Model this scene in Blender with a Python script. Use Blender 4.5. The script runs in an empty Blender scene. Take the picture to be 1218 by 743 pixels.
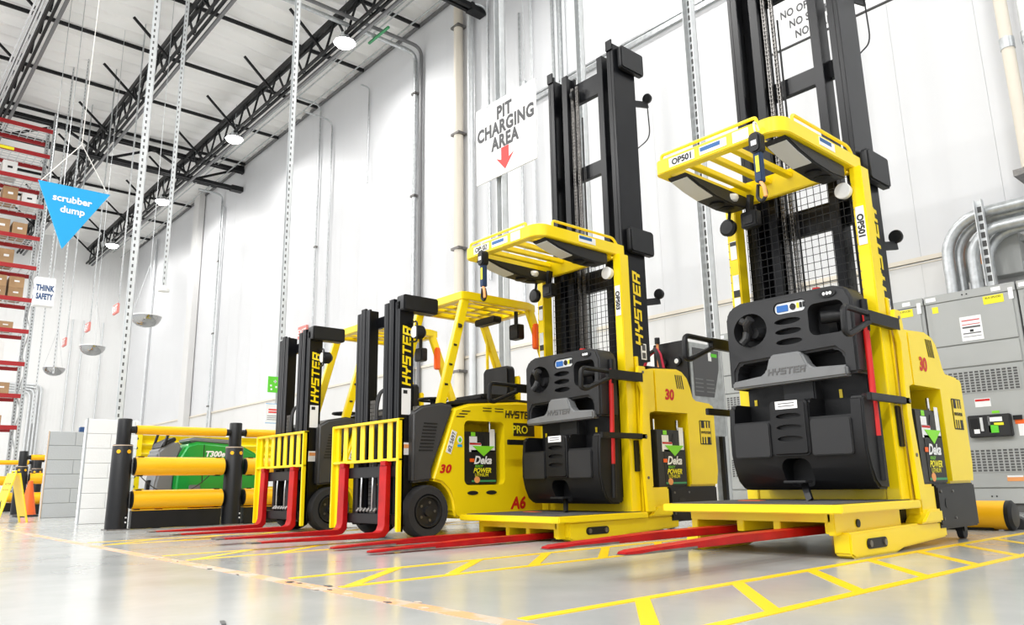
import bpy, bmesh, math, random
from mathutils import Vector, Matrix
random.seed(7)
S = bpy.context.scene
C = S.collection
V = Vector
rad = math.radians

# ------------------------------------------------------------------ camera, light, exposure
CAM_H = 0.42
def make_camera():
    yaw, pit, rol = rad(-48.639), rad(12.603), rad(-1.030)
    fw = V((math.sin(yaw)*math.cos(pit), math.cos(yaw)*math.cos(pit), math.sin(pit)))
    r = V((math.cos(yaw), -math.sin(yaw), 0)); u = r.cross(fw)
    r2 = r*math.cos(rol) + u*math.sin(rol); u2 = -r*math.sin(rol) + u*math.cos(rol)
    m = Matrix((r2, u2, -fw)).transposed().to_4x4(); m.translation = V((0, 0, CAM_H))
    cd = bpy.data.cameras.new('camera'); o = bpy.data.objects.new('camera', cd); C.objects.link(o)
    cd.sensor_fit = 'HORIZONTAL'; cd.sensor_width = 36; cd.lens = 911.28/1218*36
    cd.clip_start = .05; cd.clip_end = 200
    o.matrix_world = m; S.camera = o
make_camera()
W = bpy.data.worlds.new('world'); S.world = W; W.use_nodes = True
W.node_tree.nodes['Background'].inputs[0].default_value = (.97, .985, 1, 1)
W.node_tree.nodes['Background'].inputs[1].default_value = .95
LAMP_W, LAMP_WALL = 540, 150        # aisle rows, row beside the wall
S.view_settings.view_transform = 'Standard'; S.view_settings.look = 'None'
S.view_settings.gamma = 1; S.view_settings.use_curve_mapping = False
S.view_settings.exposure = 0.27

# ------------------------------------------------------------------ materials
MATS = {}
def mat(name, col, rough=.5, metal=0, spec=.5, noise=None, bump=None, emit=0, coat=0):
    m = bpy.data.materials.new(name); m.use_nodes = True
    nt = m.node_tree; b = nt.nodes['Principled BSDF']
    b.inputs['Base Color'].default_value = (*col, 1); b.inputs['Roughness'].default_value = rough
    b.inputs['Metallic'].default_value = metal; b.inputs['Specular IOR Level'].default_value = spec
    b.inputs['Coat Weight'].default_value = coat
    if emit:
        b.inputs['Emission Color'].default_value = (*col, 1); b.inputs['Emission Strength'].default_value = emit
    tc = nt.nodes.new('ShaderNodeTexCoord')
    if noise:
        sc, amt = noise
        n = nt.nodes.new('ShaderNodeTexNoise'); n.inputs['Scale'].default_value = sc; n.inputs['Detail'].default_value = 6
        nt.links.new(tc.outputs['Object'], n.inputs['Vector'])
        r = nt.nodes.new('ShaderNodeValToRGB')
        r.color_ramp.elements[0].position = .3; r.color_ramp.elements[1].position = .7
        r.color_ramp.elements[0].color = (*[c*(1-amt) for c in col], 1)
        r.color_ramp.elements[1].color = (*[min(1, c*(1+amt*.5)) for c in col], 1)
        nt.links.new(n.outputs['Fac'], r.inputs['Fac']); nt.links.new(r.outputs['Color'], b.inputs['Base Color'])
    if bump:
        sc, st = bump
        n2 = nt.nodes.new('ShaderNodeTexNoise'); n2.inputs['Scale'].default_value = sc; n2.inputs['Detail'].default_value = 4
        nt.links.new(tc.outputs['Object'], n2.inputs['Vector'])
        bp = nt.nodes.new('ShaderNodeBump'); bp.inputs['Strength'].default_value = st; bp.inputs['Distance'].default_value = .01
        nt.links.new(n2.outputs['Fac'], bp.inputs['Height']); nt.links.new(bp.outputs['Normal'], b.inputs['Normal'])
    MATS[name] = m
    return m
mat('yellow', (.95, .71, .005), .32, noise=(3, .03), coat=.15)
mat('rail_yellow', (.93, .48, .002), .42)
mat('steel_black', (.009, .0095, .011), .42, spec=.35, noise=(6, .25))
mat('mast_black', (.007, .0075, .0095), .3, noise=(4, .35), spec=.26)
mat('plastic_black', (.006, .0063, .0075), .48, spec=.35, bump=(300, .15))
mat('plastic_dark', (.019, .0195, .0215), .5, spec=.4, bump=(300, .2))
mat('plastic_grey', (.17, .175, .18), .5)
mat('mat_grey', (.06, .06, .062), .8, bump=(120, .4))
mat('fork_red', (.43, .002, .004), .45, spec=.3, noise=(9, .25))
mat('steel_worn', (.22, .21, .2), .4, metal=.8, noise=(15, .3))
mat('rubber', (.028, .028, .03), .75, bump=(60, .2))
mat('rim', (.03, .03, .032), .4, metal=.4)
mat('galv', (.55, .57, .58), .38, metal=.75, noise=(14, .2))
mat('galv_light', (.72, .74, .75), .45, metal=.4, noise=(8, .1))
mat('white_paint', (.86, .86, .85), .5)
mat('beige_pipe', (.74, .68, .58), .5)
mat('cabinet_grey', (.4, .41, .4), .45, noise=(1.5, .05))
mat('cabinet_dark', (.1, .1, .1), .6)
mat('white_label', (.88, .88, .88), .5)
mat('yellow_label', (.9, .8, .02), .5)
mat('black_ink', (.012, .012, .013), .5)
mat('grey_ink', (.09, .09, .095), .6)
mat('red_ink', (.6, .01, .01), .45)
mat('arrow_red', (.8, .045, .04), .5)
mat('green_ink', (.25, .75, .03), .5)
mat('blue_ink', (.01, .1, .3), .5)
mat('navy_ink', (.02, .07, .2), .5)
mat('sign_blue', (.008, .38, .78), .45)
mat('sign_green', (.12, .62, .03), .5)
mat('orange', (.9, .13, .01), .5)
mat('orange_label', (.85, .35, .12), .55)
mat('green_body', (.006, .3, .045), .3, coat=.3)
mat('lens', (.85, .85, .83), .15)
mat('lamp_diffuser', (.62, .62, .58), .3)
mat('screen_blue', (.02, .12, .4), .3)
mat('strap_blue', (.012, .035, .09), .7)
mat('cable_red', (.6, .02, .06), .5)
mat('chrome', (.8, .8, .8), .12, metal=1)
mat('mirror_dome', (.42, .42, .42), .08, metal=1)
mat('rack_red', (.36, .01, .013), .45)
mat('carton', (.42, .26, .13), .7, noise=(5, .1))
mat('tote_white', (.8, .8, .78), .5)
mat('truss_black', (.008, .0085, .0095), .5, spec=.3)
mat('strip_grey', (.18, .18, .185), .5, metal=.3)
mat('rope', (.8, .78, .74), .8)
mat('block_white', (.84, .84, .84), .6, bump=(40, .25))
mat('block_grey', (.43, .45, .47), .6, bump=(40, .25))
mat('mortar', (.37, .385, .4), .8)
mat('mortar_white', (.79, .79, .79), .8)
mat('tan', (.55, .43, .33), .6)
mat('lamp_glow', (1, 1, .98), .4, emit=30)
mat('exit_red', (.75, .25, .22), .5)
mat('green_paint', (.05, .3, .12), .5)
mat('olive', (.02, .02, .018), .45)

def floor_material():
    m = bpy.data.materials.new('polished_concrete'); m.use_nodes = True; nt = m.node_tree; b = nt.nodes['Principled BSDF']
    tc = nt.nodes.new('ShaderNodeTexCoord')
    n = nt.nodes.new('ShaderNodeTexNoise'); n.inputs['Scale'].default_value = .55; n.inputs['Detail'].default_value = 9; n.inputs['Roughness'].default_value = .62
    nt.links.new(tc.outputs['Object'], n.inputs['Vector'])
    r = nt.nodes.new('ShaderNodeValToRGB'); e = r.color_ramp.elements
    e[0].position = .32; e[1].position = .72; e[0].color = (.345, .36, .355, 1); e[1].color = (.49, .495, .48, 1)
    nt.links.new(n.outputs['Fac'], r.inputs['Fac']); nt.links.new(r.outputs['Color'], b.inputs['Base Color'])
    n2 = nt.nodes.new('ShaderNodeTexNoise'); n2.inputs['Scale'].default_value = 3; n2.inputs['Detail'].default_value = 5
    nt.links.new(tc.outputs['Object'], n2.inputs['Vector'])
    mr = nt.nodes.new('ShaderNodeMapRange'); mr.inputs['To Min'].default_value = .11; mr.inputs['To Max'].default_value = .26
    nt.links.new(n2.outputs['Fac'], mr.inputs['Value']); nt.links.new(mr.outputs['Result'], b.inputs['Roughness'])
    n3 = nt.nodes.new('ShaderNodeTexNoise'); n3.inputs['Scale'].default_value = 9; n3.inputs['Detail'].default_value = 2
    nt.links.new(tc.outputs['Object'], n3.inputs['Vector'])
    bp = nt.nodes.new('ShaderNodeBump'); bp.inputs['Strength'].default_value = .12; bp.inputs['Distance'].default_value = .002
    nt.links.new(n3.outputs['Fac'], bp.inputs['Height']); nt.links.new(bp.outputs['Normal'], b.inputs['Normal'])
    b.inputs['Specular IOR Level'].default_value = .7
    MATS['floor'] = m
floor_material()
def wall_material(name, col, sx, axis):
    m = bpy.data.materials.new(name); m.use_nodes = True; nt = m.node_tree; b = nt.nodes['Principled BSDF']
    b.inputs['Roughness'].default_value = .45; b.inputs['Base Color'].default_value = (*col, 1)
    tc = nt.nodes.new('ShaderNodeTexCoord'); sp = nt.nodes.new('ShaderNodeSeparateXYZ'); nt.links.new(tc.outputs['Object'], sp.inputs[0])
    mu = nt.nodes.new('ShaderNodeMath'); mu.operation = 'MULTIPLY'; mu.inputs[1].default_value = sx
    nt.links.new(sp.outputs[axis], mu.inputs[0])
    si = nt.nodes.new('ShaderNodeMath'); si.operation = 'SINE'; nt.links.new(mu.outputs[0], si.inputs[0])
    bp = nt.nodes.new('ShaderNodeBump'); bp.inputs['Strength'].default_value = .18; bp.inputs['Distance'].default_value = .004
    nt.links.new(si.outputs[0], bp.inputs['Height']); nt.links.new(bp.outputs['Normal'], b.inputs['Normal'])
    MATS[name] = m
wall_material('wall_panel', (.69, .695, .71), 42, 0)
wall_material('wall_panel_end', (.83, .83, .82), 42, 1)
mat('wall_low', (.7, .695, .685), .55)
mat('plastic_cowl', (.05, .05, .052), .5, bump=(200, .15))
mat('joint', (.63, .63, .64), .7)
mat('insulation', (.93, .92, .9), .55, bump=(2.2, .8))
def worn_paint(name, col, under, scale, thr):
    m = mat(name, col, .4); nt = m.node_tree; b = nt.nodes['Principled BSDF']
    tc = nt.nodes.new('ShaderNodeTexCoord'); n = nt.nodes.new('ShaderNodeTexNoise'); n.inputs['Scale'].default_value = scale; n.inputs['Detail'].default_value = 8
    nt.links.new(tc.outputs['Object'], n.inputs['Vector'])
    r = nt.nodes.new('ShaderNodeValToRGB'); e = r.color_ramp.elements; e[0].position = thr; e[1].position = thr+.06
    e[0].color = (*under, 1); e[1].color = (*col, 1)
    nt.links.new(n.outputs['Fac'], r.inputs['Fac']); nt.links.new(r.outputs['Color'], b.inputs['Base Color'])
worn_paint('line_yellow', (.78, .52, .006), (.6, .5, .2), 6, .3)
worn_paint('line_orange', (.76, .35, .17), (.52, .42, .34), 7, .46)

# ------------------------------------------------------------------ mesh builder
class B:
    def __init__(s, off=(0, 0, 0)): s.v = []; s.f = []; s.off = V(off)
    def add(s, vs, fs):
        k = len(s.v); s.v += [tuple(V(p)+s.off) for p in vs]; s.f += [tuple(i+k for i in q) for q in fs]; return s
    def box(s, x0, x1, y0, y1, z0, z1):
        vs = [(x0,y0,z0),(x1,y0,z0),(x1,y1,z0),(x0,y1,z0),(x0,y0,z1),(x1,y0,z1),(x1,y1,z1),(x0,y1,z1)]
        return s.add(vs, [(3,2,1,0),(4,5,6,7),(0,1,5,4),(1,2,6,5),(2,3,7,6),(3,0,4,7)])
    def bar(s, p0, p1, w, d, up=(0, 0, 1)):      # box beam between two points, w across, d along up
        p0, p1 = V(p0), V(p1); t = (p1-p0).normalized(); up = V(up)
        a = t.cross(up)
        if a.length < 1e-4: a = t.cross(V((0, 1, 0)))
        a.normalize(); b = a.cross(t).normalized(); a = a*w/2; b = b*d/2
        vs = [p0-a-b, p0+a-b, p0+a+b, p0-a+b, p1-a-b, p1+a-b, p1+a+b, p1-a+b]
        return s.add(vs, [(0,1,2,3),(7,6,5,4),(4,5,1,0),(5,6,2,1),(6,7,3,2),(7,4,0,3)])
    def cyl(s, p0, p1, r0, r1=None, n=16):
        p0, p1 = V(p0), V(p1); r1 = r0 if r1 is None else r1
        t = (p1-p0).normalized(); a = t.orthogonal().normalized(); b = t.cross(a); vs = []
        for p, r in ((p0, r0), (p1, r1)):
            for i in range(n):
                w = 2*math.pi*i/n; vs.append(p + a*r*math.cos(w) + b*r*math.sin(w))
        fs = [(i, (i+1) % n, n+(i+1) % n, n+i) for i in range(n)] + [tuple(range(n))[::-1], tuple(range(n, 2*n))]
        return s.add(vs, fs)
    def tube(s, pts, r, n=8, closed=False):
        pts = [V(p) for p in pts]; m = len(pts); vs = []; a = None
        for i, p in enumerate(pts):
            if closed: t = pts[(i+1) % m]-pts[i-1]
            else: t = pts[min(i+1, m-1)]-pts[max(i-1, 0)]
            t.normalize()
            if a is None: a = t.orthogonal().normalized()
            else:
                a = a - t*a.dot(t)
                a = a.normalized() if a.length > 1e-5 else t.orthogonal().normalized()
            b = t.cross(a)
            for k in range(n):
                w = 2*math.pi*k/n; vs.append(p + a*r*math.cos(w) + b*r*math.sin(w))
        fs = []
        for i in range(m if closed else m-1):
            j = (i+1) % m
            for k in range(n): fs.append((i*n+k, i*n+(k+1) % n, j*n+(k+1) % n, j*n+k))
        if not closed: fs += [tuple(range(n))[::-1], tuple(range((m-1)*n, m*n))]
        return s.add(vs, fs)
    def prism(s, poly, axis, a, b):               # poly in the other two axes, x:(y,z) y:(x,z) z:(x,y)
        def P(u, v, w): return {'x': (w, u, v), 'y': (u, w, v), 'z': (u, v, w)}[axis]
        n = len(poly); vs = [P(u, v, a) for u, v in poly]+[P(u, v, b) for u, v in poly]
        fs = [tuple(range(n)), tuple(range(n, 2*n))[::-1]] + [(i, n+i, n+(i+1) % n, (i+1) % n) for i in range(n)]
        return s.add(vs, fs)
    def lathe(s, prof, c, axis='z', n=24):        # prof: (radius, height along axis)
        c = V(c); ax = {'x': V((1,0,0)), 'y': V((0,1,0)), 'z': V((0,0,1))}[axis]; a = ax.orthogonal().normalized(); b = ax.cross(a); vs = []; m = len(prof)
        for r, h in prof:
            for k in range(n):
                w = 2*math.pi*k/n; vs.append(c + ax*h + a*r*math.cos(w) + b*r*math.sin(w))
        fs = []
        for i in range(m-1):
            for k in range(n): fs.append((i*n+k, i*n+(k+1) % n, (i+1)*n+(k+1) % n, (i+1)*n+k))
        fs += [tuple(range(n))[::-1], tuple(range((m-1)*n, m*n))]
        return s.add(vs, fs)
    def build(s, name, m, parent=None, bevel=0, smooth=True, seg=2):
        me = bpy.data.meshes.new(name); me.from_pydata(s.v, [], s.f)
        bm = bmesh.new(); bm.from_mesh(me)
        bmesh.ops.recalc_face_normals(bm, faces=bm.faces)
        if bevel:
            es = [e for e in bm.edges if len(e.link_faces) == 2 and e.calc_face_angle(0) > rad(32)]
            bmesh.ops.bevel(bm, geom=es, offset=bevel, segments=seg, affect='EDGES', clamp_overlap=True)
        bm.to_mesh(me); bm.free()
        if smooth:
            me.shade_smooth(); me.set_sharp_from_angle(angle=rad(35))
        me.materials.append(MATS[m])
        o = bpy.data.objects.new(name, me); C.objects.link(o)
        if parent: o.parent = parent
        return o
def rrect(u0, u1, v0, v1, r, n=5):
    out = []
    for cx, cy, a0 in ((u1-r, v0+r, -90), (u1-r, v1-r, 0), (u0+r, v1-r, 90), (u0+r, v0+r, 180)):
        for i in range(n+1):
            w = rad(a0+90*i/n); out.append((cx+r*math.cos(w), cy+r*math.sin(w)))
    return out
def ell(cx, cy, rx, ry, n=24): return [(cx+rx*math.cos(2*math.pi*i/n), cy+ry*math.sin(2*math.pi*i/n)) for i in range(n)]
def arc(c, r, a0, a1, n=8): return [(c[0]+r*math.cos(rad(a0+(a1-a0)*i/n)), c[1]+r*math.sin(rad(a0+(a1-a0)*i/n))) for i in range(n+1)]
def fillet(pts, r, n=5):                            # round the corners of a 3-D polyline
    pts = [V(p) for p in pts]; out = [pts[0]]
    for i in range(1, len(pts)-1):
        p, a, b = pts[i], pts[i-1], pts[i+1]
        d1 = (a-p); d2 = (b-p); q = min(r, d1.length*.49, d2.length*.49); s0 = p+d1.normalized()*q; s1 = p+d2.normalized()*q
        for k in range(n+1):
            t = k/n; out.append(s0*(1-t)**2 + p*2*t*(1-t) + s1*t*t)
    out.append(pts[-1]); return out
def thing(name, label, cat, loc=(0, 0, 0), group=None, kind=None):
    o = bpy.data.objects.new(name, None); C.objects.link(o); o.location = loc; o.empty_display_size = .2
    return tag(o, label, cat, group, kind)
def tag(o, label=None, cat=None, group=None, kind=None):
    if label: o['label'] = label
    if cat: o['category'] = cat
    if group: o['group'] = group
    if kind: o['kind'] = kind
    return o
def dup(o, loc=None, parent=None, label=None):
    c = o.copy(); C.objects.link(c)
    if parent: c.parent = parent
    if loc is not None: c.location = loc
    if label: c['label'] = label
    for ch in list(o.children): dup(ch, None, c)
    return c
def cut(o, cutter):                                  # subtract a builder's shape from an object
    k = cutter.build('cutter', 'steel_black', o.parent, smooth=False)
    md = o.modifiers.new('c', 'BOOLEAN'); md.object = k; md.operation = 'DIFFERENCE'; md.solver = 'EXACT'
    bpy.context.view_layer.update()
    dg = bpy.context.evaluated_depsgraph_get()
    me = bpy.data.meshes.new_from_object(o.evaluated_get(dg)); old = o.data
    o.modifiers.clear(); o.data = me; me.materials.clear(); me.materials.append(old.materials[0])
    for p in me.polygons: p.material_index = 0
    me.shade_smooth(); me.set_sharp_from_angle(angle=rad(35))
    kd = k.data; bpy.data.objects.remove(k); bpy.data.meshes.remove(kd); bpy.data.meshes.remove(old)
    return o
# flat lettering --------------------------------------------------
GL = {'H': [(0,0,.22,1),(.7,0,.92,1),(.22,.39,.7,.61)], 'Y': [(0,.45,.22,1),(.7,.45,.92,1),(.22,.35,.7,.57),(.35,0,.57,.35)],
      'S': [(0,0,.92,.2),(.7,.2,.92,.6),(0,.4,.7,.6),(0,.6,.22,1),(.22,.8,.92,1)], 'T': [(0,.8,.92,1),(.35,0,.57,.8)],
      'E': [(0,0,.22,1),(.22,0,.92,.2),(.22,.4,.85,.6),(.22,.8,.92,1)], 'R': [(0,0,.22,1),(.22,.8,.92,1),(.7,.42,.92,.8),(.22,.36,.75,.54),(.6,0,.86,.38)]}
def plane_pts(pts, o, r, u):
    o, r, u = V(o), V(r), V(u); return [o + r*a + u*b for a, b in pts]
def logo(name, m, parent, o, r, u, h, shear=.18, word='HYSTER', gap=1.06, sx=1.0):   # square block capitals
    r, u = V(r).normalized(), V(u).normalized(); nrm = r.cross(u); b = B(); w = (len(word)*gap-.14)*h*sx
    for i, ch in enumerate(word):
        for x0, y0, x1, y1 in GL[ch]:
            q = []
            for x, y in ((x0, y0), (x1, y0), (x1, y1), (x0, y1)):
                q.append(V(o) + r*((i*gap+x)*h*sx - w/2 + (y-.5)*shear*h) + u*((y-.5)*h))
            b.add([p for p in q]+[p+nrm*.002 for p in q], [(3,2,1,0),(4,5,6,7),(0,1,5,4),(1,2,6,5),(2,3,7,6),(3,0,4,7)])
    return b.build(name, m, parent, smooth=False)
TXT = {}
def text(name, s, m, parent, o, r, u, h, bold=0., shear=0, space=1.0, sx=1.0):      # h = cap height
    k = (s, bold, shear, space)
    if k not in TXT:
        cu = bpy.data.curves.new('t', 'FONT'); cu.body = s; cu.size = 1; cu.offset = bold; cu.shear = shear; cu.space_character = space
        cu.align_x = 'CENTER'; cu.align_y = 'CENTER'; cu.resolution_u = 3; cu.space_line = .95
        t = bpy.data.objects.new('t', cu); C.objects.link(t); bpy.context.view_layer.update()
        me = bpy.data.meshes.new_from_object(t.evaluated_get(bpy.context.evaluated_depsgraph_get()))
        bpy.data.objects.remove(t); bpy.data.curves.remove(cu)
        TXT[k] = ([tuple(v.co) for v in me.vertices], [tuple(p.vertices) for p in me.polygons]); bpy.data.meshes.remove(me)
    vs, fs = TXT[k]; sc = h/.69; r, u = V(r).normalized(), V(u).normalized(); n = r.cross(u)
    if not vs: return None
    cx = (min(v[0] for v in vs)+max(v[0] for v in vs))/2; cy = (min(v[1] for v in vs)+max(v[1] for v in vs))/2
    me = bpy.data.meshes.new(name); me.from_pydata([tuple(V(o)+r*(v[0]-cx)*sc*sx+u*(v[1]-cy)*sc+n*.0015) for v in vs], [], fs)
    me.materials.append(MATS[m]); ob = bpy.data.objects.new(name, me); C.objects.link(ob)
    if parent: ob.parent = parent
    return ob
def plate(name, m, parent, o, r, u, w, h, t=.004, rr=0, bevel=0):   # a thin plate centred at o
    r, u = V(r).normalized(), V(u).normalized(); n = r.cross(u); b = B()
    pts = rrect(-w/2, w/2, -h/2, h/2, rr, 3) if rr else [(-w/2,-h/2),(w/2,-h/2),(w/2,h/2),(-w/2,h/2)]
    k = len(pts); q = plane_pts(pts, o, r, u)
    b.add(q+[p+n*t for p in q], [tuple(range(k))[::-1], tuple(range(k, 2*k))]+[(i, (i+1) % k, k+(i+1) % k, k+i) for i in range(k)])
    return b.build(name, m, parent, bevel=bevel)
def polyplate(name, m, parent, pts, o, r, u, t=.003):
    r, u = V(r).normalized(), V(u).normalized(); n = r.cross(u); q = plane_pts(pts, o, r, u); k = len(q)
    return B().add(q+[p+n*t for p in q], [tuple(range(k))[::-1], tuple(range(k, 2*k))]+[(i, (i+1) % k, k+(i+1) % k, k+i) for i in range(k)]).build(name, m, parent)
RX, RY, UP = (1, 0, 0), (0, 1, 0), (0, 0, 1)          # -Y faces: right = RX; +X faces: right = RY

# ------------------------------------------------------------------ the room
WY, WX, CZ = 11.0, -43.5, 13.1
tag(B().box(WX-.5, 8, -12, WY+.3, -.2, 0).build('floor', 'floor', smooth=False), 'pale polished concrete floor', kind='structure')
wb = tag(B().box(WX, 8, WY+.02, WY+.3, -.2, CZ+.4).build('wall_back', 'joint', smooth=False), 'tall white panelled warehouse wall', kind='structure')
pm = B().box(-.5485, .5485, WY-.02, WY+.03, 3.37, CZ+.3).build('panel', 'wall_panel', wb, smooth=False)
lm = B().box(-.549, .549, WY-.045, WY+.03, 0, 3.3).build('lower_panel', 'wall_low', wb, smooth=False)
for i in range(46):
    x = WX+.55+i*1.1
    for src in (pm, lm):
        o = src if i == 0 else dup(src, parent=wb)
        o.location.x = x
tag(B().box(-33.4, -32.72, WY-.3, WY-.05, 0, CZ+.1).build('trim_2', 'wall_low', bevel=.01), 'white pilaster on the tall wall', kind='structure')
tag(B().box(WX, 8, WY-.07, WY-.03, 3.31, 3.37).box(WX, 8, WY-.055, WY-.03, 3.27, 3.285).build('trim_1', 'beige_pipe', smooth=False), 'thin beige rail along the white wall', kind='structure')
we = tag(B().box(WX-.3, WX-.02, -12, WY+.3, -.2, CZ+.4).build('wall_end', 'joint', smooth=False), 'white panelled far end wall', kind='structure')
pm = B().box(WX-.03, WX+.02, -.5485, .5485, 0, CZ+.3).build('panel', 'wall_panel_end', we, smooth=False)
for i in range(21):
    o = pm if i == 0 else dup(pm, parent=we)
    o.location.y = WY-.55-i*1.1
def ceiling():
    vs, fs = [], []; x0, x1, y0, y1 = WX-.3, 8., -12., WY+.3; nx, ny = 680, 30
    for i in range(nx+1):
        x = x0+(x1-x0)*i/nx; ph = ((x+22.2) % 3.05)/3.05
        for j in range(ny+1):
            y = y0+(y1-y0)*j/ny
            s = (1-abs(math.sin(ph*math.pi*5)))*.19*(1+.4*math.sin(y*.9+x*.35)) + .035*math.sin(y*1.3+x*1.1)
            vs.append((x, y, CZ+.2-s))
    for i in range(nx):
        for j in range(ny): a = i*(ny+1)+j; fs.append((a, a+1, a+ny+2, a+ny+1))
    o = B().add(vs, fs).build('ceiling', 'insulation'); tag(o, 'white insulation blanket ceiling with soft folds', kind='structure')
    tag(B().box(x0, x1, y0, y1, CZ+.3, CZ+.4).build('deck', 'strip_grey', o, smooth=False))
ceiling()
tag(B().box(WX, 8, WY-.1, WY-.03, CZ-.06, CZ+.02).build('trim_3', 'strip_grey', smooth=False), 'dark flashing where the wall meets the ceiling', kind='structure')
# purlins, trusses, girders
pu = tag(B().box(-.03, .03, -12, WY-.1, CZ-.13, CZ-.03).build('roof_purlin', 'truss_black', smooth=False),
         'slim black steel purlin crossing under the white ceiling blanket', 'purlin', 'roof purlins')
for k in range(-7, 9):
    o = pu if k == -7 else dup(pu)
    o.location = (-22.2+k*3.05, 0, 0)
def truss(y, label, pale=False):
    t = thing('roof_truss', label, 'truss', (0, y, 0), 'roof trusses along the wall'); zb, zt = 11.98, CZ-.22
    for dy in (-.07, .07):
        B().box(WX+.1, 6, dy-.03, dy+.03, zt-.16, zt).build('top_chord', 'truss_black', t, smooth=False)
        B().box(WX+.1, 6, dy-.03, dy+.03, zb, zb+.08).build('bottom_chord', 'truss_black', t, smooth=False)
    up = B().bar((0, 0, zb+.05), (.55, 0, zt-.05), .05, .05).build('web_member', 'truss_black', t, smooth=False)
    dn = B().bar((.6, 0, zt-.05), (1.15, 0, zb+.05), .05, .05).build('web_member', 'truss_black', t, smooth=False)
    for i in range(40):
        for src in (up, dn):
            o = src if i == 0 else dup(src, parent=t)
            o.location.x = WX+.3+i*1.22
    br = B().bar((0, -1.05, CZ-.1), (0, 0, zb+.1), .06, .06).build('kicker_brace', 'truss_black', t, smooth=False)
    for i in range(15):
        o = br if i == 0 else dup(br, parent=t)
        o.location.x = -42.0+i*3.05
    tube = B()
    for dy in (-.16, -.23, -.3, -.37) if pale else (.2,): tube.tube([(WX+.1, dy, zb-.02), (6, dy, zb-.02)], .024, 6)
    tag(tube.build('conduit_run', 'galv_light' if pale else 'strip_grey', t), kind='stuff')
    B().box(WX+.1, 6, .16, .24, zb-.06, zb).build('cable_strut', 'strip_grey', t, smooth=False)
truss(8.78, 'black open web truss carrying the row of bright round lamps')
truss(5.70, 'black open web truss between the lamp truss and the triangle sign')
truss(2.65, 'black open web truss with pale conduits above the pallet rack', True)
def girder(x, label):
    t = thing('roof_girder', label, 'girder', (x, 0, 0), 'roof girders meeting the wall'); zb, zt = 11.95, CZ-.22
    for z in (zb, zt-.14):
        for dx in (-.08, .08): B().box(dx-.045, dx+.045, -12, WY-.05, z, z+.13).build('chord', 'truss_black', t, smooth=False)
    B().box(-.13, .13, WY-.5, WY-.05, zb-.03, zb+.17).build('end_cap', 'steel_black', t, smooth=False)
    y = WY-.4
    while y > -11:
        B().bar((0, y, zt-.1), (0, y-1.5, zb+.08), .08, .08).build('web_member', 'truss_black', t, smooth=False)
        B().bar((0, y-1.5, zb+.08), (0, y-3.0, zt-.1), .08, .08).build('web_member', 'truss_black', t, smooth=False)
        y -= 3.05
    B().prism([(WY-.05, 12.7), (WY-.05, 13.), (WY-.35, 13.)], 'x', -.1, .1).build('wall_bracket', 'truss_black', t, smooth=False)
girder(-28.6, 'black girder meeting the wall beside the white pilaster')
girder(-13.35, 'black girder meeting the wall above the charging area sign')

# lamps
def lamp(loc, label, power):
    t = thing('high_bay_lamp', label, 'lamp', loc, 'high bay lamps')
    B().lathe([(.06, .3), (.1, .28), (.14, .1), (.24, .06), (.29, 0), (.275, 0), (.26, .03)], (0, 0, 0), 'z', 24).build('housing', 'galv_light', t)
    B().lathe([(.04, -.13), (.14, -.11), (.22, -.06), (.255, .0), (.255, .02)], (0, 0, -.004), 'z', 24).build('lens', 'lamp_glow', t)
    B().cyl((0, 0, .3), (0, 0, CZ-loc[2]-.05), .012, n=6).build('hanging_rod', 'galv', t)
    ld = bpy.data.lights.new('light', 'AREA'); ld.shape = 'DISK'; ld.size = .5; ld.energy = power; ld.color = (1, .985, .96)
    lo = bpy.data.objects.new('light', ld); C.objects.link(lo); lo.parent = t; lo.location = (0, 0, -.16)
    return t
L0 = lamp((-16.4, 8.75, 11.8), 'bright round high bay lamp hanging under the roof truss', LAMP_WALL)
L1 = lamp((-38.6, -3.5, 11.8), 'bright round high bay lamp hanging over the open aisle', LAMP_W)
for j, y in enumerate((8.75, -3.5, -9.5)):
    for i in range(7):
        x = -38.6+7.4*i
        if (j == 0 and i == 3) or (j == 1 and i == 0): continue
        dup(L1 if j else L0, (x, y, 11.8))

# ------------------------------------------------------------------ pipes and struts on the wall
GW = 'conduits running down the white wall'
def pipe(pts, r, m='galv', label='slim grey conduit running down the white wall', group=GW, name='conduit', fr=.3, clamps=(), cat='pipe'):
    my = max(q[1] for q in pts)
    if my > WY-.3 and abs(my-WY) < .3: pts = [(a, c+(WY-.06-r)-my, d) for a, c, d in pts]
    b = B().tube(fillet(pts, fr), r, 8 if r < .05 else 14)
    base = V(pts[-1]); b.off = V((0, 0, 0)); o = b.build(name, m)
    tag(o, label, cat, group)
    for z in clamps:
        p = V(pts[-1]); B().box(p.x-r-.04, p.x+r+.04, p.y-r-.01, WY-.05, z-.03, z+.03).build('clamp', 'steel_worn', o, smooth=False)
    return o
y = WY-.1
pipe([(-30.5, y-1, 12.4), (-30.5, y, 12.4), (-30.5, y, 0)], .045, clamps=(9.5, 6.5, 3.6), label='grey conduit dropping from the girder end beside the pilaster', group=None)
pipe([(-30.3, y, 11.8), (-30.3, y, 0)], .045, 'galv_light')
pipe([(-21.95, y-1.5, 13), (-21.95, y, 13), (-21.95, y, 3.4)], .03, clamps=(8,))
pipe([(-21.1, y-1, 12.1), (-21.1, y, 12.1), (-21.1, y, 3.4)], .028)
pipe([(-18.8, y-.3, 12.3), (-18.8, y, 12.3), (-18.8, y, 9.2)], .025, label='short thin conduit ending halfway up the white wall', group=None)
pipe([(-16.25, 3, 12.25), (-16.25, y, 12.25), (-16.25, y, .02)], .06, clamps=(11, 8, 5, 2), label='thick grey conduit bending from the ceiling down the wall', group=None)
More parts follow.
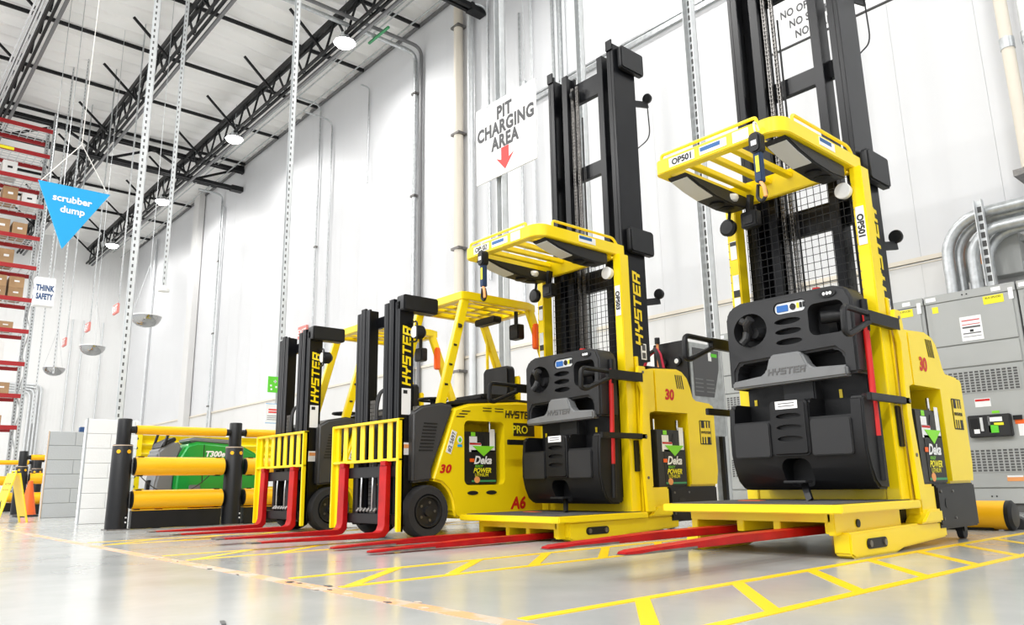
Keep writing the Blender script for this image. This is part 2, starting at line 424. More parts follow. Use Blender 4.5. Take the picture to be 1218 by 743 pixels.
pipe([(-15.98, 6, 12.3), (-15.98, y, 12.3), (-15.98, y, .02)], .05, 'strip_grey', label='dark grey conduit beside the thick bent conduit', group=None)
tag(B().box(-16.5, -15.5, 9.5, 9.56, 12.12, 12.17).build('green_strut', 'green_paint', smooth=False), 'short green strut holding conduits under the ceiling', 'strut')
pipe([(-14.2, y-.05, 12.6), (-14.2, y-.05, .02)], .12, 'beige_pipe', clamps=(12, 9, 6, 3), label='thick beige drain pipe on the white wall', group=None)
pipe([(-13.75, y, 12.6), (-13.75, y, .02)], .08, 'galv_light', label='wide pale pipe beside the beige drain pipe', group=None)
pipe([(-13.5, y-.8, 12.1), (-13.1, y, 12.1), (-13.1, y, 5)], .035)
pipe([(-11.55, y, 11.6), (-11.55, y, 3.5)], .04, 'galv_light')
pipe([(-11.95, y, 11.3), (-11.95, y, 4)], .03)
for i, dx in enumerate((0, .12, .24, .36)): pipe([(-10.85+dx, y, 12.8), (-10.85+dx, y, .02)], .035, 'galv_light' if i % 2 else 'galv', label='one of four parallel conduits standing close together on the wall', group='bank of four conduits')
pipe([(-39.2, y, 12.7), (-39.2, y, .02)], .06, 'galv_light', label='pale conduit near the far wall corner', group=None)
for i, (yy, zz) in enumerate(((9.75, 12.8), (9.9, 12.8), (10.3, 12.6))):
    pipe([(WX+.2, yy, zz), (6, yy, zz)], .022, label='long thin conduit running along the ceiling edge by the wall', group='ceiling conduits beside the wall')
def strut(name, x, y, z0, z1, w, label, group=None, holes='x', m='galv_light', side=1):   # slotted channel post: light web with a dark slotted face
    t = thing(name, label, 'strut', (x, y, z0), group)
    h = z1-z0
    B().box(-w*.5, w*.5, w*.35, w*.45, 0, h).box(w*.42, w*.5, -w*.45, w*.4, 0, h).box(-w*.5, -w*.42, -w*.45, w*.4, 0, h).build('channel', m, t, smooth=False)
    b = B(); z = .06
    while z < h-.05:
        b.box(-w*.34, w*.34, w*.345, w*.35, z, z+.075)
        if x < -10: b.box(w*.5, w*.5+.002, -w*.36, -w*.12, z, z+.05)
        z += .11
    tag(b.build('slots', 'cabinet_dark', t, smooth=False), kind='stuff')
    return t
strut('strut_post', -5.34, 8.0, 0, 13.25, .13, 'tall galvanised slotted post standing behind the near order picker')
strut('strut_post', -8.24, 7.1, 0, 13.25, .13, 'tall galvanised slotted post behind the charging area sign')
strut('strut_post', -6.9, 7.5, 0, 13.25, .1, 'galvanised slotted post seen between the mast rails of the tall truck')
strut('hanging_strut', -12.5, 3.16, 0, 13.25, .1, 'bright slotted strut pole rising behind the black bollard')
strut('hanging_strut', -12.0, 5.42, 1.45, 13.25, .09, 'slotted strut hanging down with a green sign and a notice')
hs = strut('hanging_strut', -15.3, 4.45, 4.25, 13.25, .07, 'slim slotted strut ending in a white sensor cup')
B().lathe([(.04, .05), (.1, .0), (.11, -.06), (.02, -.08)], (0, 0, 0), 'z', 16).build('sensor_cup', 'white_paint', hs)
tag(B().box(-12.4, 3, WY-.1, WY-.06, 8.85, 8.93).box(-12.4, 3, WY-.1, WY-.06, 8.98, 9.02).build('wall_strut', 'galv', smooth=False), 'horizontal galvanised strut fixed high on the white wall', 'strut')

# ------------------------------------------------------------------ floor markings
def ladder(x0, x1, ya, yb, label, n0, step):
    t = thing('floor_marking', label, 'floor marking', (x0, ya, 0), 'yellow hatched lanes between the parked trucks'); w = .05
    for x in (0, x1-x0): B().box(x-w/2, x+w/2, 0, yb-ya, 0, .002).build('side_line', 'line_yellow', t, smooth=False)
    y = n0-ya
    while y < yb-ya-.5:
        B().prism([(x1-x0-w/2, y), (x1-x0-w/2, y+.085), (w/2, y+.5+.085), (w/2, y+.5)], 'z', 0, .002).build('cross_line', 'line_yellow', t, smooth=False); y += step
ladder(-1.93, -1.43, 1.72, 9.0, 'yellow hatched floor lane beside the near order picker', 1.74, .615)
ladder(-3.58, -3.1, 1.72, 9.0, 'yellow hatched floor lane between the two order pickers', 1.75, .54)
ladder(-5.45, -5.0, 1.72, 4.4, 'yellow hatched floor lane in front of the near red forked forklift', 1.75, .54)
ladder(-7.4, -6.95, 1.72, 9, 'yellow hatched floor lane between the two forklifts', 1.75, .54)
ol = tag(B().box(-30, 3, 1.61, 1.685, 0, .0015).build('floor_tape', 'line_orange', smooth=False), 'worn orange tape line running along the aisle floor', 'tape')
for i in range(26):                                  # peeled scraps of the worn tape
    x = -5.5+random.random()*3.6; yy = 1.6+random.random()*.1; s = .006+random.random()*.014
    B().prism([(x-s*1.6, yy-s*.4), (x+s, yy-s*.7), (x+s*1.7, yy+s*.3), (x-s*.3, yy+s*.8)], 'z', .0015, .004).build('peeled_scrap', 'tan' if i % 3 else 'cabinet_dark', ol, smooth=False)
tag(B().prism([(-2.62, 1.02), (-2.55, 1.0), (-2.545, 1.012), (-2.615, 1.035)], 'z', 0, .004).build('debris', 'cabinet_dark', smooth=False), 'small dark splinter lying on the bare aisle floor', 'debris')

# ------------------------------------------------------------------ shared truck pieces
def ring(b, outer, inner, z0, z1):                   # flat frame between two outlines of equal length
    n = len(outer); vs = [(x, y, z0) for x, y in outer]+[(x, y, z0) for x, y in inner]+[(x, y, z1) for x, y in outer]+[(x, y, z1) for x, y in inner]; fs = []
    for i in range(n):
        j = (i+1) % n
        fs += [(i, j, n+j, n+i), (2*n+i, 3*n+i, 3*n+j, 2*n+j), (i, 2*n+i, 2*n+j, j), (n+i, n+j, 3*n+j, 3*n+i)]
    return b.add(vs, fs)
def chain(b, x, y, z0, z1, w=.02):
    z = z0
    while z < z1:
        b.box(x-w*.5, x-w*.25, y-.012, y+.012, z, z+.03); b.box(x+w*.25, x+w*.5, y-.012, y+.012, z, z+.03)
        b.box(x-w*.3, x+w*.3, y-.006, y+.006, z+.004, z+.014); z += .034
    return b
def wheel(parent, x0, x1, y, z, r, off, rim=True):
    w = x1-x0; s = 1 if x1 > 0 else -1; b = B(off)
    t = b.lathe([(r*.1, .05), (r*.63, .05), (r*.66, 0), (r*.93, .0), (r, .025), (r, w-.025), (r*.93, w), (r*.66, w), (r*.63, w-.05), (r*.1, w-.05)], (x0, y, z), 'x', 32).build('tyre', 'rubber', parent)
    if rim:
        xo = x1 if s > 0 else x0
        rm = B(off).lathe([(r*.62, -.02*s), (r*.6, .006*s), (r*.54, .006*s), (r*.5, -.03*s), (r*.2, -.035*s), (r*.18, .01*s), (.001, .012*s)], (xo, y, z), 'x', 24).build('wheel_rim', 'rim', t)
        for i in range(5):
            a = 2*math.pi*i/5; B(off).cyl((xo-.04*s, y+r*.35*math.cos(a), z+r*.35*math.sin(a)), (xo-.012*s, y+r*.35*math.cos(a), z+r*.35*math.sin(a)), .012, n=6).build('wheel_nut', 'steel_worn', t)
    return t
def battery(loc, label, sx=.36, sy=.40, h=.475):     # drawn with its printed side on +X
    t = thing('battery', label, 'battery', loc, 'lithium truck batteries')
    B().box(-sx, 0, 0, sy, 0, h).build('case', 'olive', t, bevel=.008)
    o = (.002, sy*.5, h*.5); k = sy/.40
    def P(y, z): return (.001, y*sy, z*h)
    plate('print_panel', 'black_ink', t, P(.6, .34), RY, UP, .29*k, .62*h, .002)
    polyplate('green_triangle', 'green_ink', t, [(-.12*k, .045), (.14*k, .045), (.01, -.045)], (.004, .57*sy, .63*h), RY, UP)
    text('lettering', 'Deka', 'white_label', t, (.006, .57*sy, .46*h), RY, UP, .065, .035, .3)
    plate('red_flash', 'orange', t, (.0035, .26*sy, .455*h), RY, UP, .05, .03, .002)
    text('lettering', 'READY', 'green_ink', t, (.006, .46*sy, .345*h), RY, UP, .02, .01, .3)
    text('lettering', 'POWER', 'yellow_label', t, (.006, .55*sy, .265*h), RY, UP, .04, .03, .3)
    text('lettering', 'LITHIUM', 'yellow_label', t, (.006, .53*sy, .18*h), RY, UP, .028, .012)
    plate('green_stripe', 'green_paint', t, (.0035, .6*sy, .065*h), RY, UP, .28*k, .015, .002)
    polyplate('round_badge', 'orange_label', t, ell(0, 0, .032, .028, 16), (.0035, .4*sy, .09*h), RY, UP)
    for (y, z, w, hh, m) in ((.3, .83, .09, .07, 'white_label'), (.36, .7, .14, .08, 'white_label'), (.86, .84, .06, .2, 'white_label'), (.3, .95, .05, .035, 'green_ink')):
        p = plate('sticker', m, t, P(y, z), RY, UP, w*k, hh, .002)
    plate('sticker_band', 'red_ink', t, (.0035, .36*sy, .765*h), RY, UP, .13*k, .014, .001)
    polyplate('warning_triangle', 'black_ink', t, [(-.03, -.03), (.03, -.03), (0, .05)], P(.58, .83), RY, UP)
    for y in (.1, .9): B().cyl((-.05, y*sy, h), (-.05, y*sy, h+.09), .012, n=10).build('lifting_pin', 'chrome', t)
    return t
def emblem(name, parent, o, s):                      # square badge of four tilted blocks with the maker's word between
    t = plate(name, 'black_ink', parent, o, RY, UP, s, s*1.25, .002, rr=.01); o = V(o)+V((.003, 0, 0))
    plate('badge_field', 'yellow', t, o, RY, UP, s*.9, s*1.15, .001)
    for a, bq, w, h in ((-.25, .34, .28, .3), (.1, .34, .1, .28), (.33, .34, .1, .28), (-.3, -.34, .1, .28), (-.08, -.34, .1, .28), (.25, -.34, .28, .3)):
        plate('badge_block', 'black_ink', t, o+V((.002, a*s, bq*s*1.2)), RY, UP, w*s, h*s*1.2, .001)
    logo('badge_lettering', 'black_ink', t, o+V((.002, 0, 0)), RY, UP, s*.13, 0)
def sweep_handle(off, x, y1, z1, z_low):             # folding side gate: solid arm with an open loop at its front end
    b = B(off)
    b.bar((x, y1, z1), (x, y1-.42, z1-.0), .035, .075)
    b.tube(fillet([(x, y1-.4, z1+.02), (x, y1-.72, z1+.025), (x, y1-.73, z1-.13), (x, y1-.68, z1-.14), (x, y1-.4, z1-.03)], .05), .019, 8)
    return b

# ------------------------------------------------------------------ order pickers
def order_picker(xc, L, code, label, front_code):
    t = thing('order_picker', label, 'forklift', (xc, 5, 0), 'parked order pickers')
    O, OL = (0, -5, 0), (0, -5, L)
    P = lambda: B(O)
    Q = lambda: B(OL)
    def q(x, y, z): return (x, y-5, z+L)
    def p(x, y, z): return (x, y-5, z)
    # tractor body
    body = P().prism([(5.2, .37), (6.03, .37), (6.06, .5), (6.06, 1.07), (6.03, 1.105), (5.78, 1.12), (5.745, 1.16), (5.72, 1.24), (5.68, 1.32), (5.62, 1.365), (5.54, 1.385), (5.2, 1.365)], 'x', -.5, .53).build('body', 'yellow', t, bevel=.018)
    cut(body, P().box(.1, .7, 5.0, 5.64, .372, 1.0))
    P().prism([(5.03, .37), (5.12, .37), (5.12, .98), (5.2, 1.0), (5.2, 1.364), (5.09, 1.345), (5.03, 1.3)], 'x', .46, .531).build('side_frame', 'yellow', t, bevel=.008)
    P().prism([(5.03, .37), (5.2, .37), (5.2, 1.364), (5.09, 1.345), (5.03, 1.3)], 'x', -.5, -.46).build('side_frame', 'yellow', t, bevel=.008)
    P().box(-.4, .45, 5.22, 5.5, 1.372, 1.40).build('hood_pad', 'steel_black', t, bevel=.01)
    for i in range(4): polyplate('vent_slot', 'black_ink', t, [(-.006, -.06), (.006, -.06), (-.018, .06), (-.03, .06)], p(.531, 5.52+i*.028, 1.27), RY, UP, .002)
    text('number', '30', 'red_ink', t, p(.531, 5.4, 1.15), RY, UP, .085, .045, .1)
    emblem('badge', t, p(.531, 5.89, .84), .17)
    P().box(-.51, .535, 5.32, 6.0, .09, .372).build('base_cover', 'steel_black', t, bevel=.01)
    plate('base_plate', 'steel_black', t, p(.537, 5.47, .235), RY, UP, .27, .23, .006, rr=.01)
    plate('base_slot', 'black_ink', t, p(.544, 5.47, .25), RY, UP, .09, .06, .002, rr=.02)
    for dy, dz in ((-.1, .09), (.1, .09), (-.1, -.08), (.1, -.08)): P().cyl((.54, 5.47+dy, .235+dz), (.55, 5.47+dy, .235+dz), .009, n=8).build('bolt', 'steel_worn', t)
    P().box(.3, .53, 5.08, 5.32, .14, .37).build('corner_block', 'yellow', t, bevel=.012)
    P().prism([(5.0, .14), (5.32, .14), (5.32, .22), (5.12, .22)], 'x', .44, .56).build('foot_step', 'yellow', t, bevel=.012)
    P().box(-.44, .44, 5.19, 5.33, .06, .37).build('lower_frame', 'steel_black', t, bevel=.01)
    P().lathe([(.02, -.06), (.15, -.06), (.15, .06), (.02, .06)], (0, 5.75, .15), 'x', 24).build('drive_wheel', 'rubber', t)
    for x in (-.43, .43):
        c = P().lathe([(.01, -.02), (.045, -.02), (.045, .02), (.01, .02)], (x, 5.96, .045), 'x', 14).build('caster', 'rubber', t)
        P().box(x-.03, x+.03, 5.93, 5.98, .05, .1).build('caster_fork', 'steel_black', c, smooth=False)
    # outriggers
    for s in (-1, 1):
        a, c = (.43, .53) if s > 0 else (-.53, -.43)
        o = P().prism([(4.12, .02), (4.16, .0), (4.68, .0), (4.78, .02), (5.43, .045), (5.43, .142), (5.0, .145), (4.12, .135)], 'x', a, c).build('outrigger', 'yellow', t, bevel=.01)
        x = .531 if s > 0 else -.531
        r_, n_ = ((0, s, 0), s)
        plate('axle_slot', 'steel_black', o, p(x, 4.42, .068), r_, UP, .25, .055, .004, rr=.026)
        for dy in (-.09, .09): P().cyl((x, 4.42+dy, .068), (x+.012*s, 4.42+dy, .068), .018, n=12).build('axle_bolt', 'steel_worn', o)
    # mast
    ms = t
    for z0, z1 in ((4.08, 4.3), (3.26, 3.4), (2.14, 2.34), (.15, .3)): P().box(-.34, .34, 5.12, 5.17, z0, z1).build('mast_cross_member', 'mast_black', t, bevel=.004)
    for s in (-1, 1):
        def bx(x0, x1, *r): return (min(s*x0, s*x1), max(s*x0, s*x1), *r)
        P().prism([(4.99, .06), (5.19, .06), (5.19, 1.42), (5.29, 1.44), (5.29, 4.42), (4.99, 4.42)], 'x', s*.405, s*.435).build('mast_outer_rail', 'mast_black', ms, bevel=.003)
        P().box(*bx(.355, .405, 4.99, 5.015, .06, 4.42)).build('mast_rail_flange', 'mast_black', ms, bevel=.003); P().box(*bx(.335, .405, 5.16, 5.19, .06, 4.42)).build('mast_rail_flange', 'mast_black', ms, bevel=.003)
        P().prism([(s*.2, 5.02), (s*.27, 5.02), (s*.27, 5.16), (s*.2, 5.16), (s*.2, 5.13), (s*.235, 5.13), (s*.235, 5.05), (s*.2, 5.05)], 'z', .1, 4.38).build('mast_middle_rail', 'mast_black', ms, bevel=.003)
        P().box(*bx(.36, .43, 4.975, 4.99, 4.36, 4.46)).build('rail_cap', 'mast_black', ms, smooth=False)
    for x in (-.165, -.1): tag(chain(P(), x, 5.06, .9, 4.2, .026).build('lift_chain', 'steel_worn', ms, smooth=False), kind='stuff')
    P().lathe([(.02, -.015), (.06, -.015), (.06, .015), (.02, .015)], (-.15, 5.08, 4.15), 'x', 16).build('chain_pulley', 'steel_black', ms)
    P().cyl((-.2, 5.15, .2), (-.2, 5.15, 4.1), .022, n=12).build('lift_cylinder', 'steel_black', ms)
    for x in (-.08,): P().tube([(x, 5.1, .9), (x, 5.1, 3.9)], .008, 6).build('hose', 'rubber', ms)
    for z in (2.42, 4.2):
        P().prism(rrect(5.04, 5.36, z-.03, z+.2, .03), 'x', .437, .5).build('hose_reel_cover', 'steel_black', ms, bevel=.012)
    for z in (2.07, 4.0):
        lp = P().lathe([(.02, .05), (.042, .03), (.05, 0), (.045, -.012)], (.45, 5.44, z), 'y', 16).build('work_lamp', 'plastic_black', ms)
        P().bar((.42, 5.26, z-.1), (.44, 5.46, z-.06), .02, .06).build('lamp_bracket', 'steel_black', ms, smooth=False)
    P().tube(fillet([(.45, 5.44, 3.96), (.45, 5.46, 3.6), (.43, 5.29, 3.45)], .1), .006, 6).build('lamp_cable', 'rubber', ms)
    logo('mast_lettering', 'yellow', ms, p(.4362, 5.15, 1.9), (0, 0, 1), (0, -1, 0), .1, .18, sx=1.05)
    plate('mast_sticker', 'white_label', ms, p(.4362, 5.2, 1.52), RY, UP, .07, .14, .002)
    for z in (1.555, 1.485): plate('mast_sticker_picture', 'grey_ink', ms, p(.439, 5.2, z), RY, UP, .045, .05, .001)
    # platform and forks
    pf = Q().prism([(-.58, 3.97), (-.55, 3.94), (.53, 3.94), (.57, 3.98), (.57, 4.98), (-.58, 4.98)], 'z', .137, .183).build('platform', 'yellow', t, bevel=.006)
    Q().prism([(-.53, 4.0), (.51, 4.0), (.52, 4.02), (.52, 4.95), (-.53, 4.95)], 'z', .183, .188).build('floor_mat', 'mat_grey', pf, smooth=False)
    Q().box(-.44, .46, 4.06, 4.1, .088, .137).build('front_beam', 'yellow', pf, bevel=.004)
    for x in (-.44, -.12, .115, .42): Q().box(x, x+.045, 4.065, 4.85, .028, .09).build('fork_guide', 'yellow', pf, bevel=.004)
    Q().box(.44, .48, 4.06, 4.88, .02, .137).build('side_skirt', 'yellow', pf, bevel=.004)
    Q().cyl((.48, 4.32, .075), (.488, 4.32, .075), .022, n=16).build('skirt_plug', 'steel_black', pf)
    plate('orange_mark', 'orange', pf, q(-.28, 4.5, .188), RX, RY, .16, .07, .002)
    for s in (-1, 1):
        cx = .24*s
        fk = Q().add(*fork_mesh(cx, .05, 4.95, 2.62, .012, .056)).build('fork', 'fork_red', t, bevel=.004)
        Q().add(*fork_mesh(cx, .0505, 3.1, 2.615, .0115, .0225)).build('worn_tip', 'steel_worn', fk)
    # operator console
    sh = Q().prism([(-.42, .92), (-.37, .915), (-.365, 1.04), (-.33, 1.085), (.335, 1.105), (.385, 1.06), (.39, .935), (.47, .94), (.475, 1.4), (.44, 1.475), (.36, 1.5), (-.3, 1.505), (-.38, 1.48), (-.42, 1.42)], 'y', 4.58, 4.80).build('console', 'plastic_dark', t, bevel=.016, seg=3); cs = sh
    cut(sh, Q().prism(ell(-.235, 1.305, .125, .115), 'y', 4.4, 4.7))
    for z in (1.325, 1.258, 1.19): cut(sh, Q().prism(ell(.04, z, .092, .021, 20), 'y', 4.4, 4.64))
    cut(sh, Q().prism(rrect(.185, .42, 1.2, 1.405, .05), 'y', 4.4, 4.72))
    cut(sh, Q().prism(rrect(-.05, .175, 1.375, 1.455, .035), 'y', 4.4, 4.6))
    for poly, y in ((ell(-.235, 1.305, .123, .113), 4.685), (rrect(.187, .418, 1.202, 1.403, .048), 4.71)): Q().prism(poly, 'y', y, y+.008).build('recess_back', 'plastic_black', cs)
    Q().prism(rrect(-.045, .17, 1.38, 1.45, .03), 'y', 4.592, 4.6).build('display_panel', 'galv_light', cs)
    Q().prism(rrect(-.03, .05, 1.392, 1.435, .006), 'y', 4.587, 4.592).build('display_screen', 'screen_blue', cs)
    Q().prism(ell(.083, 1.415, .02, .022, 14), 'y', 4.586, 4.592).build('display_knob', 'plastic_black', cs)
    for i, m_ in enumerate(('yellow_label', 'plastic_black', 'plastic_black')): Q().prism(rrect(.112+i*.021, .126+i*.021, 1.4, 1.435, .004), 'y', 4.586, 4.592).build('key_button', m_, cs)
    Q().prism(ell(.33, 1.452, .055, .024, 20), 'y', 4.572, 4.582).build('hour_meter', 'plastic_black', cs)
    for dx in (-.022, 0, .02): Q().prism(ell(.33+dx, 1.452, .009, .011, 10), 'y', 4.569, 4.573).build('meter_window', 'white_label', cs)
    Q().cyl((.22, 4.66, 1.5), (.22, 4.66, 1.522), .025, n=14).build('emergency_button', 'red_ink', cs)
    jb = B(OL); jb.tube([(-.27, 4.66, 1.27), (-.25, 4.585, 1.30), (-.235, 4.55, 1.345), (-.2, 4.54, 1.375)], .03, 10); jb.tube([(-.26, 4.58, 1.29), (-.255, 4.55, 1.24), (-.28, 4.54, 1.215)], .026, 10); jb.tube([(-.24, 4.555, 1.35), (-.28, 4.55, 1.375)], .024, 10); jb.cyl((-.2, 4.68, 1.285), (-.215, 4.6, 1.285), .045, .035, 16)
    jb.build('joystick', 'plastic_dark', cs)
    jl = B(OL); jl.cyl((.4, 4.66, 1.31), (.26, 4.6, 1.31), .035, .042, 14); jl.cyl((.4, 4.66, 1.31), (.43, 4.62, 1.33), .02, .02, 10); jl.bar((.3, 4.68, 1.21), (.32, 4.62, 1.32), .05, .04)
    jl.build('control_lever', 'plastic_black', cs)
    bar = Q().prism([(-.385, .915), (.41, .925), (.412, .99), (.2, 1.0), (.165, 1.02), (.13, 1.1), (.1, 1.115), (-.07, 1.115), (-.1, 1.1), (-.13, 1.01), (-.17, .985), (-.385, .965)], 'y', 4.55, 4.64).build('handle_bar', 'plastic_grey', cs, bevel=.012, seg=3)
    logo('bar_lettering', 'cabinet_dark', cs, q(.02, 4.549, 1.0), RX, UP, .042, .15, sx=1.0)
    Q().box(-.39, .45, 4.74, 4.83, .26, 1.12).build('back_panel', 'plastic_black', cs, bevel=.01)
    Q().box(-.07, .15, 4.64, 4.75, .74, .94).build('centre_column', 'plastic_dark', cs, bevel=.01)
    tub = Q().prism([(4.56, .81), (4.52, .79), (4.505, .62), (4.505, .48), (4.53, .38), (4.57, .3), (4.63, .255), (4.75, .25), (4.75, .81)], 'x', -.41, .5).build('lower_tub', 'plastic_black', cs, bevel=.014, seg=3)
    cut(tub, Q().box(-.365, -.1, 4.4, 4.72, .685, .9)); cut(tub, Q().box(.165, .425, 4.4, 4.72, .69, .9))
    cut(tub, Q().prism(rrect(-.06, .135, .27, .445, .06), 'y', 4.4, 4.66))
    hp = Q().prism(rrect(-.095, .16, .46, .805, .03), 'y', 4.485, 4.55).build('centre_hump', 'plastic_black', cs, bevel=.014, seg=3)
    for z in (.705, .635, .565): cut(hp, Q().prism(ell(.035, z, .085, .018, 18), 'y', 4.4, 4.52))
    plate('white_sticker', 'white_label', cs, q(.03, 4.4845, .775), RX, UP, .15, .05, .002)
    for zz in (.785, .768): plate('sticker_line', 'grey_ink', cs, q(.03, 4.482, zz), RX, UP, .11, .005, .001)
    for x0, x1 in ((-.365, -.105), (.17, .425)): Q().prism(rrect(x0, x1, .455, .675, .02), 'y', 4.49, 4.51).build('knee_pad', 'plastic_dark', cs, bevel=.006)
    Q().box(-.03, .12, 4.47, 4.56, .295, .31).build('foot_bar', 'plastic_dark', cs, bevel=.004)
    Q().bar((.06, 4.56, .29), (.12, 4.5, .19), .04, .02, (0, 1, 0)).build('foot_pedal_arm', 'steel_black', cs)
    plate('yellow_tab', 'yellow', cs, q(.27, 4.738, .82), RX, UP, .02, .09, .004); plate('yellow_tab', 'yellow', cs, q(-.33, 4.738, .81), RX, UP, .02, .08, .004)
    rd = Q().cyl((.49, 4.7, 1.32), (.5, 4.66, .5), .019, n=12).build('tool_pole', 'red_ink', t)
    Q().cyl((.487, 4.71, 1.5-.1), (.49, 4.7, 1.2), .024, n=12).build('pole_grip', 'plastic_black', rd); Q().cyl((.5, 4.665, .56), (.502, 4.655, .3), .022, n=12).build('pole_foot', 'plastic_black', rd)
    # posts, side gates
    for s in (-1, 1):
        a, c = (.425, .515) if s > 0 else (-.53, -.44)
        ps = Q().prism([(a, .183), (c, .183), (c, 2.33), (a+.01, 2.33)], 'y', 4.85, 4.965).build('guard_post', 'yellow', t, bevel=.006)
        if s > 0:
            plate('code_plate', 'white_label', ps, q(.475, 4.849, 1.92), RX, UP, .055, .26, .003)
            text('code_lettering', code, 'black_ink', ps, q(.475, 4.8455, 1.92), (0, 0, -1), (1, 0, 0), .04, .045)
        else:
            for z, h in ((1.98, .14), (1.72, .14), (1.55, .14)): plate('post_sticker', 'galv_light', ps, q(-.475, 4.849, z), RX, UP, .05, h, .003)
            plate('post_sticker', 'black_ink', ps, q(-.475, 4.848, 2.03), RX, UP, .05, .03, .003)
            plate('post_sticker', 'black_ink', ps, q(-.475, 4.848, 1.65), RX, UP, .05, .05, .003)
        for i in range(26): Q().cyl((a+.012 if s > 0 else c-.075, 4.848, 1.5+i*.03), (a+.012 if s > 0 else c-.075, 4.852, 1.5+i*.03), .004, n=6).build('rivet', 'steel_worn', ps, smooth=False) if i % 2 == 0 else None
        x = .555*s
        g = Q().prism([(4.93, 1.28), (4.96, 1.36), (5.04, 1.36), (5.06, 1.27), (5.06, 1.2), (5.02, .7), (5.08, .183), (4.98, .183), (4.95, .7), (4.99, 1.15)], 'x', x-.015, x+.015).build('side_gate', 'yellow', t, bevel=.004)
        sweep_handle(OL, x, 5.0, 1.265, 0).build('gate_handle', 'plastic_black', g, bevel=0)
        Q().bar((x, 5.02, .78), (x, 4.48, .78), .03, .045).build('gate_arm', 'steel_black', g, bevel=.004)
        for z in (1.31, .78, .45): Q().cyl((x-.02, 5.005, z), (x+.02, 5.005, z), .012, n=10).build('gate_pin', 'steel_worn', g)
        xx = (.46, .52) if s > 0 else (-.52, -.46)
        Q().box(xx[0], xx[1], 4.985, 5.02, .183, 1.45).build('carriage_plate', 'yellow', t, bevel=.004)
    Q().box(-.44, .425, 4.86, 4.9, .188, .3).build('kick_plate', 'yellow', t, bevel=.004)
    Q().box(.517, .53, 4.9, 4.96, .5, .75).build('latch_block', 'steel_black', t, bevel=.004)
    # wire screen
    b = B(OL)
    for i in range(18): x = -.43+i*.05; b.bar((x, 4.972, 1.42), (x, 4.972, 2.34), .0036, .0036, (0, 1, 0))
    for i in range(17): z = 1.46+i*.054; b.bar((-.43, 4.972, z), (.42, 4.972, z), .0036, .0036)
    tag(b.build('wire_screen', 'steel_black', t, smooth=False), kind='stuff')
    # overhead guard
    out = [(-.47, 4.97), (-.47, 3.98)] + [(-.44, 3.945)] + arc((.36, 4.055), .11, -90, 0, 6) + [(.47, 4.97)]
    inn = [(-.40, 4.93), (-.40, 4.04)] + [(-.39, 4.02)] + arc((.34, 4.075), .055, -90, 0, 6) + [(.40, 4.93)]
    gd = ring(B(OL), out, inn, 2.33, 2.43).build('overhead_guard', 'yellow', t, bevel=.006)
    for x in (-.26, -.1, .06, .22): Q().box(x-.022, x+.022, 4.01, 4.77, 2.36, 2.4).build('guard_slat', 'yellow', gd, bevel=.004)
    Q().prism([(4.74, 2.42), (4.78, 2.42), (4.855, 2.35), (4.855, 2.29), (4.82, 2.29)], 'x', -.42, .42).build('rear_cross_beam', 'yellow', gd, bevel=.006)
    for s in (-1, 1):
        xs = (.285, .44) if s > 0 else (-.44, -.285)
        h = Q().prism([(4.04, 2.328), (4.78, 2.328), (4.78, 2.24), (4.6, 2.225), (4.38, 2.24), (4.2, 2.275), (4.06, 2.315)], 'x', *xs).build('light_housing', 'plastic_dark', gd, bevel=.01)
        Q().prism([(4.075, 2.308), (4.2, 2.273), (4.36, 2.243), (4.36, 2.236), (4.2, 2.265), (4.075, 2.301)], 'x', xs[0]+.015, xs[1]-.015).build('light_lens', 'lamp_diffuser', gd)
        for dy in (4.5, 4.62): Q().lathe([(.015, .0), (.05, .0), (.055, -.015), (.02, -.02)], ((xs[0]+xs[1])/2, dy, 2.235), 'z', 16).build('fan_vent', 'plastic_black', gd)
    Q().tube(fillet([(-.42, 3.97, 2.42), (-.42, 3.97, 2.47), (.3, 3.97, 2.47), (.3, 3.97, 2.42)], .04), .011, 8).build('guard_rail', 'yellow', gd)
    Q().tube(fillet([(.45, 4.12, 2.42), (.45, 4.12, 2.48), (.45, 4.85, 2.48), (.45, 4.9, 2.42)], .04), .011, 8).build('guard_rail', 'yellow', gd)
    plate('code_plate', 'white_label', gd, q(-.24, 3.944, 2.38), RX, UP, .2, .06, .003)
    text('code_lettering', front_code, 'black_ink', gd, q(-.24, 3.941, 2.38), RX, UP, .04, .05)
    plate('blue_label', 'white_label', gd, q(.0, 3.944, 2.38), RX, UP, .2, .055, .003); plate('label_band', 'blue_ink', gd, q(-.02, 3.941, 2.387), RX, UP, .15, .028, .001)
    plate('white_sticker', 'white_label', gd, q(.2, 3.944, 2.38), RX, UP, .11, .07, .003)
    plate('blue_label', 'white_label', gd, q(.47, 4.5, 2.385), RY, UP, .2, .055, .003); plate('label_band', 'blue_ink', gd, q(.473, 4.48, 2.395), RY, UP, .15, .026, .001)
    Q().lathe([(.02, .05), (.05, .04), (.055, 0), (.05, -.006), (.01, -.008)], (.40, 4.8, 2.17), 'y', 20).build('round_lamp', 'lens', gd)
    Q().lathe([(.02, .05), (.06, .035), (.065, 0), (.05, -.012), (.01, -.014)], (-.43, 4.72, 2.12), 'y', 20).build('cooling_fan', 'plastic_black', gd); Q().cyl((-.43, 4.74, 2.14), (-.41, 4.74, 2.26), .012, n=8).build('fan_stem', 'plastic_black', gd)
    mo = Q().prism(rrect(-.32, -.19, 2.08, 2.2, .015), 'y', 4.72, 4.79).build('monitor_box', 'plastic_black', gd, bevel=.008); Q().prism(rrect(-.295, -.22, 2.105, 2.165, .01), 'y', 4.714, 4.72).build('monitor_screen', 'plastic_dark', gd); Q().bar((-.26, 4.75, 2.2), (-.24, 4.75, 2.32), .05, .03).build('monitor_arm', 'plastic_black', gd)
